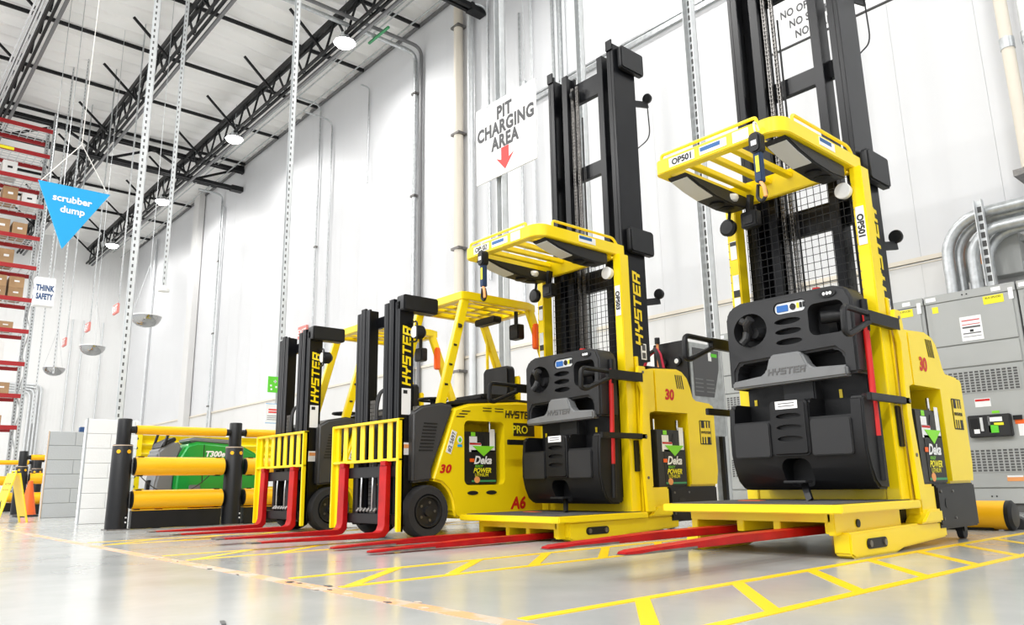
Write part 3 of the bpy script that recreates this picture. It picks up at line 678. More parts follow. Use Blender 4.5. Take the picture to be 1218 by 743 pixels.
    Q().lathe([(.01, -.03), (.04, -.02), (.05, .0), (.045, .02)], (-.3, 4.6, 2.28), 'z', 16).build('beacon', 'lens', gd)
    return t
def fork_mesh(cx, hw, yb, yt, z0, z1):               # blade along -Y that thins and narrows to its tip
    ym = yb+(yt-yb)*.65; tw = hw*.55
    prof = [(yb, hw, z0, z1), (ym, hw, z0, z0+(z1-z0)*.9), (yt+.07, hw, z0, z0+(z1-z0)*.4), (yt, tw, z0, z0+(z1-z0)*.28)]
    vs = []
    for y, w, a, b in prof: vs += [(cx-w, y, a), (cx+w, y, a), (cx+w, y, b), (cx-w, y, b)]
    fs = [(0, 1, 2, 3), (15, 14, 13, 12)]
    for i in range(3):
        for k in range(4): fs.append((i*4+k, (i+1)*4+k, (i+1)*4+(k+1) % 4, i*4+(k+1) % 4))
    return vs, fs
order_picker(-2.53, .1, 'OP501', 'yellow order picker marked OP501 with its mast rising past the overhead sign', 'OP501')
order_picker(-4.62, 0, 'OP503', 'yellow order picker marked OP503 parked beside the yellow forklift', 'OP503')
battery((-2.53+.515, 5.2, .373), 'dark battery pack inside the side bay of the order picker marked OP501')
battery((-4.62+.515, 5.2, .373), 'dark battery pack inside the side bay of the order picker marked OP503')
def lanyard(x, y, z, label):
    t = thing('fall_arrester', label, 'safety lanyard', (x, y, z), 'fall arrest lanyards')
    B().tube(fillet([(0, .02, .0), (0, 0, .04), (0, -.03, .04), (0, -.03, .0), (0, -.01, -.04)], .02), .006, 6).build('hanger_loop', 'rope', t)
    B().prism(rrect(-.038, .038, -.16, -.03, .03), 'y', -.05, .02).build('reel_case', 'plastic_black', t, bevel=.01)
    plate('reel_sticker', 'white_label', t, (0, -.051, -.1), RX, UP, .035, .03, .002)
    B().prism(rrect(-.024, .024, -.34, -.15, .012), 'y', -.035, .01).build('strap_cover', 'strap_blue', t, bevel=.006)
    plate('strap_label', 'yellow_label', t, (.004, -.036, -.23), RX, UP, .022, .1, .002)
    B().tube(fillet([(-.02, -.01, -.35), (-.03, -.01, -.43), (0, -.01, -.46), (.03, -.01, -.42), (.015, -.01, -.36)], .02), .011, 8, True).build('hook', 'plastic_black', t)
    B().tube(fillet([(.005, -.02, -.34), (.03, -.03, -.38), (.035, -.03, -.44)], .02), .011, 8).build('hook_gate', 'orange_label', t)
lanyard(-2.53+.33, 3.912, 2.46, 'black and blue fall arrest lanyard on the order picker marked OP501')
lanyard(-4.62-.16, 3.912, 2.36, 'black and blue fall arrest lanyard on the order picker marked OP503')

# ------------------------------------------------------------------ counterbalance forklifts
def forklift(xc, label, blabel, num, dx_side=0):
    t = thing('forklift', label, 'forklift', (xc, 4.4, 0), 'parked forklifts')
    O = (0, -4.4, 0); P = lambda: B(O)
    def p(x, y, z): return (x, y-4.4, z)
    wy, wz = 3.75, .212
    archp = arc((wy, wz), .265, 58, -5, 8)
    body = P().prism([(3.80, .46)] + archp + [(4.05, .14), (5.5, .14), (5.56, .3), (5.56, .95), (5.48, 1.1), (5.3, 1.15), (4.77, 1.165), (4.2, 1.12), (4.03, 1.07)], 'x', -.43, .43).build('body', 'yellow', t, bevel=.02, seg=3)
    cut(body, P().prism(rrect(4.13, 4.59, .416, .97, .05), 'x', .1, .6))
    P().prism([(3.6, .44), (3.8, .46), (3.795, .55), (4.01, 1.06), (4.03, 1.1), (3.9, 1.115), (3.7, 1.08), (3.6, 1.02)], 'x', -.425, .425).build('front_cowl', 'plastic_cowl', t, bevel=.02, seg=3)
    for i in range(9): P().box(.42, .428, 3.66+i*.006, 3.80+i*.006, .7+i*.028, .712+i*.028).build('cowl_vent', 'black_ink', t, smooth=False)
    P().prism([(3.9, 1.11), (4.1, 1.115), (4.7, 1.17), (5.2, 1.16), (5.2, 1.19), (4.7, 1.2), (4.1, 1.15)], 'x', -.36, .36).build('dash', 'plastic_dark', t, bevel=.01)
    st = P().prism([(4.5, 1.19), (4.9, 1.19), (4.95, 1.26), (4.5, 1.25)], 'x', -.22, .22).build('seat', 'plastic_black', t, bevel=.02)
    P().prism(rrect(-.2, .2, 1.25, 1.55, .05), 'y', 4.85, 4.95).build('seat_back', 'plastic_black', st, bevel=.02); P().box(-.23, .23, 4.95, 4.99, 1.2, 1.45).build('seat_frame', 'yellow', st, bevel=.01)
    P().lathe([(.02, 0), (.025, .06), (.03, .08)], (-.1, 4.17, 1.12), 'z', 12).build('steering_column', 'plastic_black', t)
    P().tube([(-.1+.13*math.cos(a*math.pi/8), 4.17+.13*math.sin(a*math.pi/8), 1.2) for a in range(16)], .013, 8, True).build('steering_wheel', 'plastic_black', t)
    for i in range(2): [P().box(.431, .434, 4.34+i*.14, 4.44+i*.14, z, z+.007).build('side_slot', 'black_ink', t, smooth=False) for z in (1.085, 1.06)]
    for i in range(3): polyplate('hood_slot', 'black_ink', t, [(-.05, -.004), (.04, -.004), (.05, .006), (-.04, .006)], p(.431, 4.13-i*.03+.02, 1.05-i*.025), RY, (0, .25, 1), .002)
    logo('side_lettering', 'black_ink', t, p(.431, 4.78, 1.045), RY, UP, .07, .15, sx=.8)
    plate('name_plate', 'black_ink', t, p(.431, 4.83, .91), RY, UP, .26, .12, .003); text('name_lettering', 'PRO', 'yellow_label', t, p(.4345, 4.78, .91), RY, UP, .07, .02)
    text('number', '30', 'red_ink', t, p(.431, 3.93, .555), RY, UP, .065, .05, .25, 1.1, 1.15)
    text('side_code', 'A6', 'red_ink', t, p(.431, 4.74, .255), RY, UP, .1, .04, .2)
    s = plate('number_plate', 'white_label', t, p(.431, 3.99, .78), (0, .33, .94), (0, -.94, .33), .2, .055, .003); text('number_lettering', num, 'black_ink', s, p(.4345, 3.99, .78), (0, .33, .94), (0, -.94, .33), .036, .01)
    polyplate('round_sticker', 'white_label', t, ell(0, 0, .028, .034, 16), p(.431, 4.08, .8), RY, UP); polyplate('sticker_core', 'sign_green', t, ell(0, 0, .016, .02, 12), p(.434, 4.08, .8), RY, UP); plate('blue_sticker', 'sign_blue', t, p(.431, 4.08, .75), RY, UP, .05, .02, .002)
    for y in (4.22, 4.43): polyplate('hand_hole', 'black_ink', t, ell(0, 0, .06, .018, 18), p(.431, y, .35), RY, UP)
    # wheels
    for s in (-1, 1):
        a, c = (.28, .44) if s > 0 else (-.44, -.28)
        wheel(t, a, c, wy, wz, .212, O)
    wheel(t, -.2, -.08, 5.2, .17, .17, O, False); wheel(t, .08, .2, 5.2, .17, .17, O, False)
    P().cyl((-.3, wy, wz), (.3, wy, wz), .07, n=12).build('axle', 'steel_black', t)
    P().box(-.27, .27, 3.66, 5.4, .15, .4).build('chassis', 'steel_black', t, bevel=.02)
    P().cyl((.27, 3.62, .55), (.27, 3.95, .62), .045, n=14).build('tilt_cylinder', 'steel_black', t); P().cyl((-.27, 3.62, .55), (-.27, 3.95, .62), .045, n=14).build('tilt_cylinder', 'steel_black', t)
    # mast
    ms = t
    for z in (1.82, .2): P().box(-.28, .28, 3.6, 3.64, z, z+.1).build('mast_cross_member', 'mast_black', t, bevel=.004)
    for s in (-1, 1):
        def bx(x0, x1, *r): return (min(s*x0, s*x1), max(s*x0, s*x1), *r)
        P().box(*bx(.325, .36, 3.5, 3.64, .1, 1.97)).box(*bx(.28, .325, 3.5, 3.525, .1, 1.97)).box(*bx(.28, .325, 3.615, 3.64, .1, 1.97)).build('mast_outer_rail', 'mast_black', ms, bevel=.003)
        P().box(*bx(.25, .275, 3.49, 3.62, .1, 2.0)).box(*bx(.2, .25, 3.49, 3.515, .1, 2.0)).build('mast_middle_rail', 'mast_black', ms, bevel=.003)
        P().box(*bx(.165, .19, 3.49, 3.61, .12, 1.98)).box(*bx(.12, .165, 3.49, 3.51, .12, 1.98)).build('mast_inner_rail', 'mast_black', ms, bevel=.003)
        P().cyl((s*.22, 3.56, .14), (s*.22, 3.56, 1.7), .025, n=12).build('lift_cylinder', 'steel_black', ms)
    P().prism(rrect(3.5, 3.86, 1.88, 2.02, .02), 'x', .3, .42).build('mast_cap', 'steel_black', ms, bevel=.01)
    lp = P().lathe([(.03, .09), (.06, .06), (.06, 0), (.055, -.01)], (.42, 3.62, 1.7), 'y', 16).build('work_lamp', 'plastic_black', ms)
    P().tube(fillet([(.36, 3.6, 1.78), (.5, 3.58, 1.78), (.5, 3.58, 1.6), (.37, 3.6, 1.62)], .04), .008, 6).build('lamp_guard', 'steel_black', ms)
    P().lathe([(.01, 0), (.05, 0), (.052, -.004)], (.42, 3.606, 1.7), 'y', 16).build('lamp_glass', 'lens', ms)
    P().tube(fillet([(-.4, 3.58, 1.55), (-.47, 3.58, 1.5), (-.47, 3.58, 1.32), (-.4, 3.58, 1.28)], .05), .01, 6).build('hose_loop', 'rubber', ms)
    for x in (-.06, -.02): tag(chain(P(), x, 3.5, .2, 1.15, .025).build('lift_chain', 'steel_worn', ms, smooth=False), kind='stuff')
    for x in (.03, .055): P().tube(fillet([(x, 3.48, .2), (x, 3.48, 1.1), (x+.02, 3.5, 1.22), (x+.1, 3.55, 1.25), (x+.1, 3.57, .8)], .08), .012, 6).build('hose', 'rubber', t)
    logo('mast_lettering', 'yellow', ms, p(.3612, 3.57, 1.5), (0, 0, 1), (0, -1, 0), .085, .16, sx=.95)
    for z, h in ((1.14, .16), (1.03, .06), (.72, .1)): plate('mast_sticker', 'white_label', ms, p(.3612, 3.57, z), RY, UP, .09, h, .002)
    plate('sticker_picture', 'orange_label', ms, p(.3635, 3.57, .74), RY, UP, .07, .03, .001); plate('sticker_picture', 'black_ink', ms, p(.3635, 3.56, 1.19), RY, UP, .04, .03, .001)
    # carriage, load backrest, forks
    cr = t
    for z0, z1 in ((.49, .58), (.12, .2)): P().box(-.5, .5, 3.42, 3.475, z0, z1).build('carriage_bar', 'steel_black', t, bevel=.006)
    for x in (-.2, .16): P().box(x, x+.05, 3.43, 3.48, .15, .6).build('carriage_upright', 'steel_black', cr, bevel=.004)
    for i in range(6): P().cyl((-.14+i*.055, 3.415, .215), (-.14+i*.055, 3.44, .24), .012, n=8).build('hose_fitting', 'steel_worn', cr)
    for x in (-.09, .09): P().tube(fillet([(x, 3.43, .5), (x+.03, 3.41, .4), (x-.01, 3.43, .24)], .05), .008, 6).build('hydraulic_hose', 'galv', cr)
    br = t
    for z in (.93, .615): P().box(-.545, .545, 3.385, 3.435, z, z+.022).build('backrest_rail', 'yellow', t, bevel=.004)
    P().box(-.545, -.465, 3.41, 3.435, .07, .95).build('backrest_post', 'yellow', br, bevel=.004); P().box(.465, .545, 3.41, 3.435, .07, .95).build('backrest_post', 'yellow', br, bevel=.004)
    for s in (-1, 1): P().box(min(s*.52, s*.545), max(s*.52, s*.545), 3.38, 3.435, .07, .95).build('post_flange', 'yellow', br, bevel=.004)
    for i in range(6): x = -.36+i*.144; P().box(x-.035, x+.035, 3.415, 3.425, .63, .94).build('backrest_slat', 'yellow', br, bevel=.002)
    for s in (-1, 1):
        cx = s*.335
        fk = P().prism([(3.415, .58), (3.375, .58), (3.365, .12), (3.35, .08), (3.32, .065), (2.3, .05), (2.3, .042), (3.3, .022), (3.37, .03), (3.41, .07)], 'x', cx-.055, cx+.055).build('fork', 'fork_red', t, bevel=.005)
        P().box(cx-.055, cx+.055, 2.29, 2.36, .04, .0515).build('worn_tip', 'steel_worn', fk, bevel=.003)
        P().box(cx-.04, cx+.04, 3.37, 3.43, .58, .62).build('fork_latch', 'fork_red', fk, bevel=.004)
    # overhead guard
    out = [(-.39, 4.14), (.39, 4.14), (.41, 4.22), (.41, 4.95), (.36, 5.08), (-.36, 5.08), (-.41, 4.95), (-.41, 4.22)]
    inn = [(-.34, 4.22), (.34, 4.22), (.35, 4.26), (.35, 4.92), (.31, 5.0), (-.31, 5.0), (-.35, 4.92), (-.35, 4.26)]
    gd = ring(B(O), out, inn, 2.07, 2.15).build('overhead_guard', 'yellow', t, bevel=.008)
    for s in (-1, 1):
        P().bar((s*.36, 3.92, 1.09), (s*.36, 4.2, 2.1), .055, .08, (0, 1, 0)).build('guard_leg', 'yellow', gd, bevel=.006)
        P().bar((s*.36, 5.4, 1.1), (s*.36, 4.98, 2.12), .055, .08, (0, 1, 0)).build('guard_leg', 'yellow', gd, bevel=.006)
        for k in range(4): P().cyl((s*.385, 3.98+k*.05, 1.28+k*.18), (s*.391, 3.95+k*.05, 1.28+k*.18), .01 if k != 3 else .02, n=10).build('leg_hole', 'black_ink', gd)
    for x in (-.23, -.08, .08, .23): P().box(x-.025, x+.025, 4.19, 5.01, 2.09, 2.13).build('roof_bar', 'yellow', gd, bevel=.003)
    for y in (4.4, 4.62, 4.82): P().box(-.36, .36, y-.025, y+.025, 2.1, 2.14).build('roof_cross_bar', 'yellow', gd, bevel=.003)
    P().prism(rrect(-.2, .12, 1.98, 2.05, .025), 'y', 4.75, 4.85).build('roof_light', 'plastic_black', gd, bevel=.01)
    mo = P().prism(rrect(.18, .32, 1.8, 1.95, .02), 'y', 4.88, 4.97).build('roof_camera', 'plastic_black', gd, bevel=.01); P().cyl((.25, 4.92, 1.94), (.25, 4.92, 2.08), .02, n=8).build('camera_stem', 'plastic_black', gd)
    P().box(.36, .42, 5.02, 5.08, 1.7, 1.95).build('strobe', 'orange', gd, bevel=.01)
    P().cyl((-.36, 5.05, 1.15), (-.36, 5.05, 2.1), .016, n=8).build('rear_grab_bar', 'yellow', gd)
    battery((xc+.38, 4.15, .42), blabel, .25, .39, .46)
    return t
forklift(-5.78, 'yellow forklift with red forks parked right beside the order picker marked OP503', 'dark battery pack in the side bay of the forklift beside OP503', '#2 5697')
forklift(-7.43, 'yellow forklift with red forks parked beside the yellow and black guard rail', 'dark battery pack in the side bay of the forklift by the guard rail', '#2 5696')

# ------------------------------------------------------------------ guard rails and the scrubber bay
def bollard(x, y, label, group, sides=(1, 1), h1=.92, h2=1.22, r1=.105, r2=.075):
    t = thing('bollard', label, 'bollard', (x, y, 0), group)
    B().box(-.117, .117, -.117, .117, 0, .012).build('base_plate', 'steel_worn', t, smooth=False)
    B().lathe([(r1*1.08, .012), (r1, h1), (r1*.92, h1+.012)], (0, 0, 0), 'z', 28).build('lower_post', 'steel_black', t)
    B().lathe([(r2, h1), (r2, h2-.01), (r2*.92, h2)], (0, 0, 0), 'z', 24).build('upper_post', 'steel_black', t)
    if any(sides): B().cyl((0, -.115*sides[0], 1.1), (0, .115*sides[1], 1.1), .04, n=16).build('rail_socket', 'steel_black', t)
    B().lathe([(r1*1.01, h1-.006), (r1*1.01, h1+.004)], (0, 0, 0), 'z', 28).build('collar', 'tan', t)
    for a in (-35, 25): B().cyl((r1*.98*math.cos(rad(a)), r1*.98*math.sin(rad(a)), h1-.07), (r1*1.06*math.cos(rad(a)), r1*1.06*math.sin(rad(a)), h1-.07), .022, n=16).build('badge', 'rail_yellow', t)
    for z in (.08, .13): B().cyl((r1*1.08*.8, r1*1.08*.6, z), (r1*1.18*.8, r1*1.18*.6, z), .009, n=10).build('bolt', 'white_label', t)
    return t
def rails(x, y0, y1, label, group):
    t = thing('guard_rail', label, 'guard rail', (x, y0, 0), group); w = y1-y0
    B().cyl((0, .128, 1.1), (0, w-.128, 1.1), .052, n=24).build('top_rail', 'rail_yellow', t)
    for y in (.132, w-.132): B().cyl((0, y-.012, 1.1), (0, y+.012, 1.1), .045, n=20).build('end_cap', 'steel_black', t)
    for z in (.69, .32):
        B().cyl((0, .139, z), (0, w-.139, z), .105, n=32).build('bumper_rail', 'rail_yellow', t)
        for y in (.139, w-.139): B().lathe([(.085, -.02), (.098, -.012), (.098, .012), (.085, .02)], (0, y, z), 'y', 28).build('end_cap', 'steel_black', t)
        for y in (.2, w-.2): B().box(-.03, .03, y-.03, y+.03, z-.113, z+.113).build('clip', 'steel_black', t, smooth=False)
    B().box(-.05, .05, .14, w-.14, .005, .2).build('kick_board', 'steel_black', t, bevel=.006); B().box(-.055, .055, .14, w-.14, .2, .206).build('board_edge', 'rail_yellow', t, smooth=False)
    return t
gx = -9.5
G1 = 'bollards of the scrubber bay guard rail'
bollard(gx, 2.47, 'black bollard at the open end of the yellow guard rail', None, (0, 1))
bollard(gx, 3.75, 'black bollard between two spans of the yellow guard rail', None)
bollard(gx, 5.03, 'black bollard of the yellow guard rail behind the far forklift mast', None)
rails(gx, 2.47, 3.75, 'yellow three tier guard rail span in front of the green scrubber', 'guard rail spans by the scrubber')
rails(gx, 3.75, 5.03, 'yellow three tier guard rail span behind the far forklift', 'guard rail spans by the scrubber')
# stacked yellow beam fence behind the scrubber
t = thing('beam_fence', 'yellow ribbed steel fence standing behind the green scrubber', 'fence', (-12.6, 3.42, 0))
for y in (0, 2.6): B().box(.1, .18, y-.075, y+.075, 0, 1.27).build('post', 'yellow', t, bevel=.006)
for y in (0, 2.6):
    for i in range(8): B().cyl((.18, y, .2+i*.14), (.183, y, .2+i*.14), .018, n=10).build('post_hole', 'black_ink', t)
for z in (.03, .82):
    prof = []
    for i in range(25): s_ = i/24; prof.append((.06+.035*math.cos(s_*math.pi*6), z+s_*.42))
    poly = [(a, b) for a, b in prof]+[(a-.012, b) for a, b in prof[::-1]]
    B().prism([(a, b) for a, b in poly], 'y', .0, 3.6).build('ribbed_beam', 'yellow', t)
# scrubber
def scrubber():
    t = thing('floor_scrubber', 'green walk behind floor scrubber parked behind the yellow guard rail', 'floor scrubber', (-10.75, 3.13, 0))
    b = B().prism([(.3, .2), (1.5, .2), (1.52, .5), (1.45, .72), (1.3, .9), (1.1, 1.0), (.5, 1.04), (.36, 1.0), (.26, .8), (.24, .4)], 'x', -.3, .3).build('tank', 'green_body', t, bevel=.04, seg=3)
    B().prism([(.42, 1.035), (1.12, .995), (1.14, 1.03), (.95, 1.075), (.48, 1.1), (.4, 1.07)], 'x', -.24, .24).build('tank_lid', 'plastic_grey', t, bevel=.02, seg=3)
    B().prism([(.0, .22), (.26, .2), (.26, .72), (.34, .98), (.26, 1.05), (.1, .98), (.02, .9), (.06, .7), (.02, .5)], 'x', -.22, .22).build('control_head', 'plastic_grey', t, bevel=.03, seg=3)
    B().prism([(.06, .95), (.26, 1.05), (.24, 1.1), (.1, 1.03)], 'x', -.2, .2).build('dash', 'plastic_dark', t, bevel=.01)
    B().tube(fillet([(-.22, .1, .98), (-.22, .16, 1.2), (.22, .16, 1.2), (.22, .1, .98)], .06), .018, 8).build('handle', 'plastic_black', t)
    B().box(-.04, .04, -.02, .05, .25, .55).build('black_lever', 'plastic_black', t, bevel=.01)
    B().box(.295, .303, .58, .59, .5, 1.0).build('panel_seam', 'black_ink', t, smooth=False)
    text('lettering', 'T300e', 'white_label', t, (.301, .74, .88), RY, (0, .08, 1), .07, .04, .15)
    B().box(.28, .34, .42, .56, .3, .48).build('side_bracket', 'plastic_grey', t, bevel=.01)
    for x in (-.26, .26): B().lathe([(.02, -.04), (.13, -.04), (.13, .04), (.02, .04)], (x, .75, .13), 'x', 20).build('wheel', 'rubber', t)
    B().lathe([(.02, -.025), (.06, -.025), (.06, .025), (.02, .025)], (0, .15, .06), 'x', 16).build('caster', 'rubber', t); B().box(-.03, .03, .12, .2, .08, .23).build('caster_fork', 'steel_black', t)
    B().box(-.36, .36, 1.2, 1.6, .03, .2).build('brush_deck', 'plastic_dark', t, bevel=.04)
    B().tube(fillet([(-.3, -.0, .12), (0, -.08, .1), (.3, 0, .12)], .2), .04, 8).build('squeegee', 'plastic_dark', t)
scrubber()
tag(B().tube([(-9.95+.35*s, 2.78+.75*s, .62-.75*s*(1-s)*1.3) for s in [i/14 for i in range(15)]], .006, 6).build('charging_cord', 'rubber'), 'thin black cord looping from the bollard to the scrubber', 'cord')
# block half walls
def block_wall(name, x, y0, y1, h, th, m, mm, label, nrow, bl):
    t = tag(B().box(x-th+.012, x-.012, y0+.012, y1-.012, 0, h-.01).build(name, mm, smooth=False), label, 'wall')
    rh = h/nrow
    for r in range(nrow):
        y = y0-(bl/2 if r % 2 else 0)
        while y < y1-.02:
            a, c = max(y, y0), min(y+bl, y1)
            if c-a > .03: B().box(x-th, x, a+.003, c-.003, r*rh+.003, (r+1)*rh-.003).build('block', m, t, bevel=.004, seg=1)
            y += bl
    return t
w = block_wall('half_wall', -11.6, 2.56, 3.2, 1.38, .2, 'block_white', 'mortar_white', 'white painted block half wall beside the black bollard', 7, .6)
B().box(-11.63, -11.6, 2.545, 2.56, 0, 1.39).build('corner_guard', 'block_grey', w, smooth=False)
w = block_wall('half_wall', -15.0, 2.74, 3.5, 1.43, .2, 'block_grey', 'mortar', 'pale grey block half wall behind the orange cone', 6, .8)
B().box(-15.03, -14.995, 2.725, 2.74, 0, 1.43).build('corner_guard', 'tan', w, smooth=False)
tag(B().box(-15.16, -15.05, 3.2, 3.42, 1.43, 1.52).build('blue_box', 'navy_ink', bevel=.01), 'small dark blue box lying on the grey half wall', 'box')
# far guard rail left of the grey wall
for (x, y, lab) in ((-17.9, 2.86, 'black bollard behind the wet floor sign'), (-21.0, 3.6, 'black bollard in the far guard rail by the pallet rack'), (-17.9, 4.14, 'black bollard hidden behind the grey half wall')): bollard(x, y, lab, 'far bollards', (1, 1) if y == 3.6 or y == 4.14 else (0, 1))
rails(-17.9, 2.86, 4.14, 'yellow guard rail span running behind the grey half wall', 'far guard rails')
rails(-21.0, 2.3, 3.6, 'yellow guard rail span below the pallet rack', 'far guard rails')
rails(-19.5, 3.4, 4.7, 'yellow guard rail span beyond the orange cone', 'far guard rails')
bollard(-19.5, 3.4, 'black bollard just beyond the orange cone', 'far bollards', (0, 1))
# cone and wet floor sign
t = thing('traffic_cone', 'orange traffic cone with a black base beside the grey half wall', 'cone', (-16.4, 2.78, 0))
B().prism(rrect(-.2, .2, -.2, .2, .04), 'z', 0, .035).build('base', 'rubber', t, bevel=.008); B().lathe([(.14, .035), (.13, .06), (.035, .62), (.025, .63)], (0, 0, 0), 'z', 24).build('cone', 'orange', t)
t = thing('wet_floor_sign', 'yellow folding wet floor sign standing open in the aisle', 'floor sign', (-13.4, 2.05, 0)); t.rotation_euler.z = rad(14)
for s in (-1, 1):
    def panel_pt(u, v): return (0, s*(.03+.16*(1-v)), v*.68)
    b = B(); d = .012
    def slab(u0, u1, v0, v1):
        q = [(u0, s*(.02+.17*(1-v0)), v0*.7), (u1, s*(.02+.17*(1-v0)), v0*.7), (u1, s*(.02+.17*(1-v1)), v1*.7), (u0, s*(.02+.17*(1-v1)), v1*.7)]
        b.add(q+[(x, y+s*d, z) for x, y, z in q], [(3,2,1,0),(4,5,6,7),(0,1,5,4),(1,2,6,5),(2,3,7,6),(3,0,4,7)])
    slab(-.14, .14, .12, 1); slab(-.14, -.09, 0, .12); slab(.09, .14, 0, .12)
    pn = b.build('panel', 'yellow', t)
    nx = V((0, s*.7, .17)).normalized(); upv = V((0, -s*.17, .7)).normalized(); rv = upv.cross(nx)
    for v, txt, h in ((.78, 'CAUTION', .035), (.66, 'WET FLOOR', .025)):
        c = V((0, s*(.02+.17*(1-v)), v*.7))+nx*.0145; text('lettering', txt, 'black_ink', pn, c, rv, upv, h, .006)
    c = V((0, s*(.02+.17*.65), .35*.7))+nx*.014
    polyplate('warning_triangle', 'black_ink', pn, [(-.07, -.05), (.07, -.05), (0, .08)], c, rv, upv, .001)
t_h = B().tube([(-.06, 0, .69), (-.06, 0, .73), (.06, 0, .73), (.06, 0, .69)], .012, 6).build('handle', 'yellow', t)
# bumper tube and wedge behind the near order picker
t = thing('wheel_stop', 'yellow tube wheel stop with a black end behind the near order picker', 'wheel stop', (-2.9, 6.95, 0))
B().cyl((-.6, 0, .115), (.8, 0, .115), .11, n=28).build('tube', 'rail_yellow', t); B().lathe([(.113, 0), (.113, .03), (.09, .05), (.02, .055)], (.8, 0, .115), 'x', 28).build('end_cap', 'steel_black', t); B().box(-.5, .7, -.06, .06, 0, .02).build('base_strip', 'steel_black', t, smooth=False)
tag(B().prism([(-2.2, 0), (-2.02, 0), (-2.04, .07), (-2.09, .095), (-2.16, .09), (-2.19, .05)], 'y', 7.1, 7.22).build('wheel_chock', 'rubber', bevel=.008), 'small black rubber wedge on the floor near the grey cabinets', 'wheel chock')

# ------------------------------------------------------------------ electrical cabinets
def cabinet(x, full, label):
    t = thing('switchgear_cabinet', label, 'cabinet', (x, 10.3, 0), 'grey switchgear cabinets'); w = 1.02; H = 2.66
    B().box(0, w, .02, .62, .1, H).build('body', 'cabinet_grey', t, bevel=.006); B().box(.01, w-.01, .04, .6, 0, .1).build('plinth', 'cabinet_dark', t, smooth=False)
    B().box(.0, w, 0, .03, 2.56, H).build('top_strip', 'cabinet_grey', t, bevel=.003)
    for z0, z1, n in ((2.0, 2.55, 'door'), (1.72, 1.985, 'panel'), (.28, 1.7, 'panel'), (.1, .265, 'kick_panel')):
        B().box(.06, w-.04, .0, .03, z0, z1).build(n, 'cabinet_grey', t, bevel=.004)
    for z0, z1 in ((1.4, 1.66), (.46, .72)):
        B().box(.1, w-.1, -.002, .0, z0, z1).build('grille_backing', 'cabinet_dark', t, smooth=False); b = B()
        for i in range(15): xx = .1+i*(w-.2)/14; b.box(xx-.008, xx+.008, -.008, 0, z0, z1)
        for i in range(9): zz = z0+i*(z1-z0)/8; b.box(.1, w-.1, -.007, 0, zz-.005, zz+.005)
        tag(b.build('grille', 'cabinet_grey', t, smooth=False), kind='stuff')
    for i in range(2): B().cyl((.45+i*.05, 0, 2.61), (.45+i*.05, -.006, 2.61), .009, n=8).build('screw', 'steel_black', t); B().cyl((.45+i*.05, 0, .18), (.45+i*.05, -.006, .18), .009, n=8).build('screw', 'steel_black', t)
    y = -.001
    plate('white_tag', 'white_label', t, (.08, y, 2.61), RX, UP, .12, .05, .002); plate('white_tag', 'white_label', t, (.82, y, 2.61), RX, UP, .1, .05, .002); plate('white_tag', 'white_label', t, (.97, y, 2.53), RX, UP, .05, .14, .002)
    lb = plate('yellow_label', 'yellow_label', t, (.78, y, 2.49), RX, UP, .22, .1, .002); text('label_lettering', 'BUS SPLICES', 'black_ink', lb, (.78, y-.003, 2.515), RX, UP, .022, .003)
    if full:
        plate('yellow_label', 'yellow_label', t, (.12, y, 2.47), RX, UP, .07, .08, .002)
        wl = plate('warning_sheet', 'white_label', t, (.5, y, 2.18), RX, UP, .24, .3, .002)
        for dz, h, m in ((.1, .012, 'red_ink'), (.05, .008, 'red_ink'), (.015, .02, 'grey_ink'), (-.03, .03, 'black_ink'), (-.06, .012, 'grey_ink'), (-.1, .006, 'grey_ink')): plate('sheet_line', m, wl, (.5, y-.003, 2.18+dz), RX, UP, .2 if h < .025 else .04, h, .001)
        plate('danger_label', 'white_label', t, (.5, y, 1.27), RX, UP, .17, .1, .002); plate('danger_band', 'red_ink', t, (.5, y-.003, 1.3), RX, UP, .16, .025, .001)
        m = B().box(.33, .78, -.08, 0, .86, 1.12).build('breaker_unit', 'plastic_dark', t, bevel=.01)
        for xx, ww, zz, hh, mm in ((.4, .08, 1.02, .12, 'plastic_black'), (.48, .03, 1.01, .16, 'galv_light'), (.6, .1, .95, .09, 'sign_green'), (.63, .14, 1.06, .05, 'white_label'), (.66, .1, 1.005, .03, 'yellow_label'), (.42, .06, .93, .05, 'white_label'), (.56, .02, 1.0, .2, 'plastic_grey')): plate('breaker_part', mm, m, (xx, -.081, zz), RX, UP, ww, hh, .006)
        plate('green_tag', 'green_ink', t, (.62, y, 1.15), RX, UP, .08, .03, .002); plate('orange_tag', 'orange', t, (.87, y, 1.02), RX, UP, .13, .05, .004); plate('white_tag', 'white_label', t, (.88, y, .93), RX, UP, .1, .14, .003); plate('key_switch', 'plastic_black', t, (.84, y, 1.07), RX, UP, .09, .05, .02); plate('white_tag', 'white_label', t, (.97, y, 1.12), RX, UP, .06, .025, .002)
        plate('orange_label', 'orange_label', t, (.72, y, .38), RX, UP, .17, .06, .002); plate('label_picture', 'white_label', t, (.72, y-.002, .405), RX, UP, .16, .02, .001)
    return t
for i, lab in enumerate(('grey switchgear cabinet at the far end behind the order picker mast', 'grey switchgear cabinet behind the OP501 order picker console', 'grey switchgear cabinet behind the rear hood of the OP501 order picker', 'grey switchgear cabinet with a breaker unit under the bent conduits', 'grey switchgear cabinet beside the one with the breaker unit')):
    cabinet(-6.82+i*1.04, i in (3,), lab)
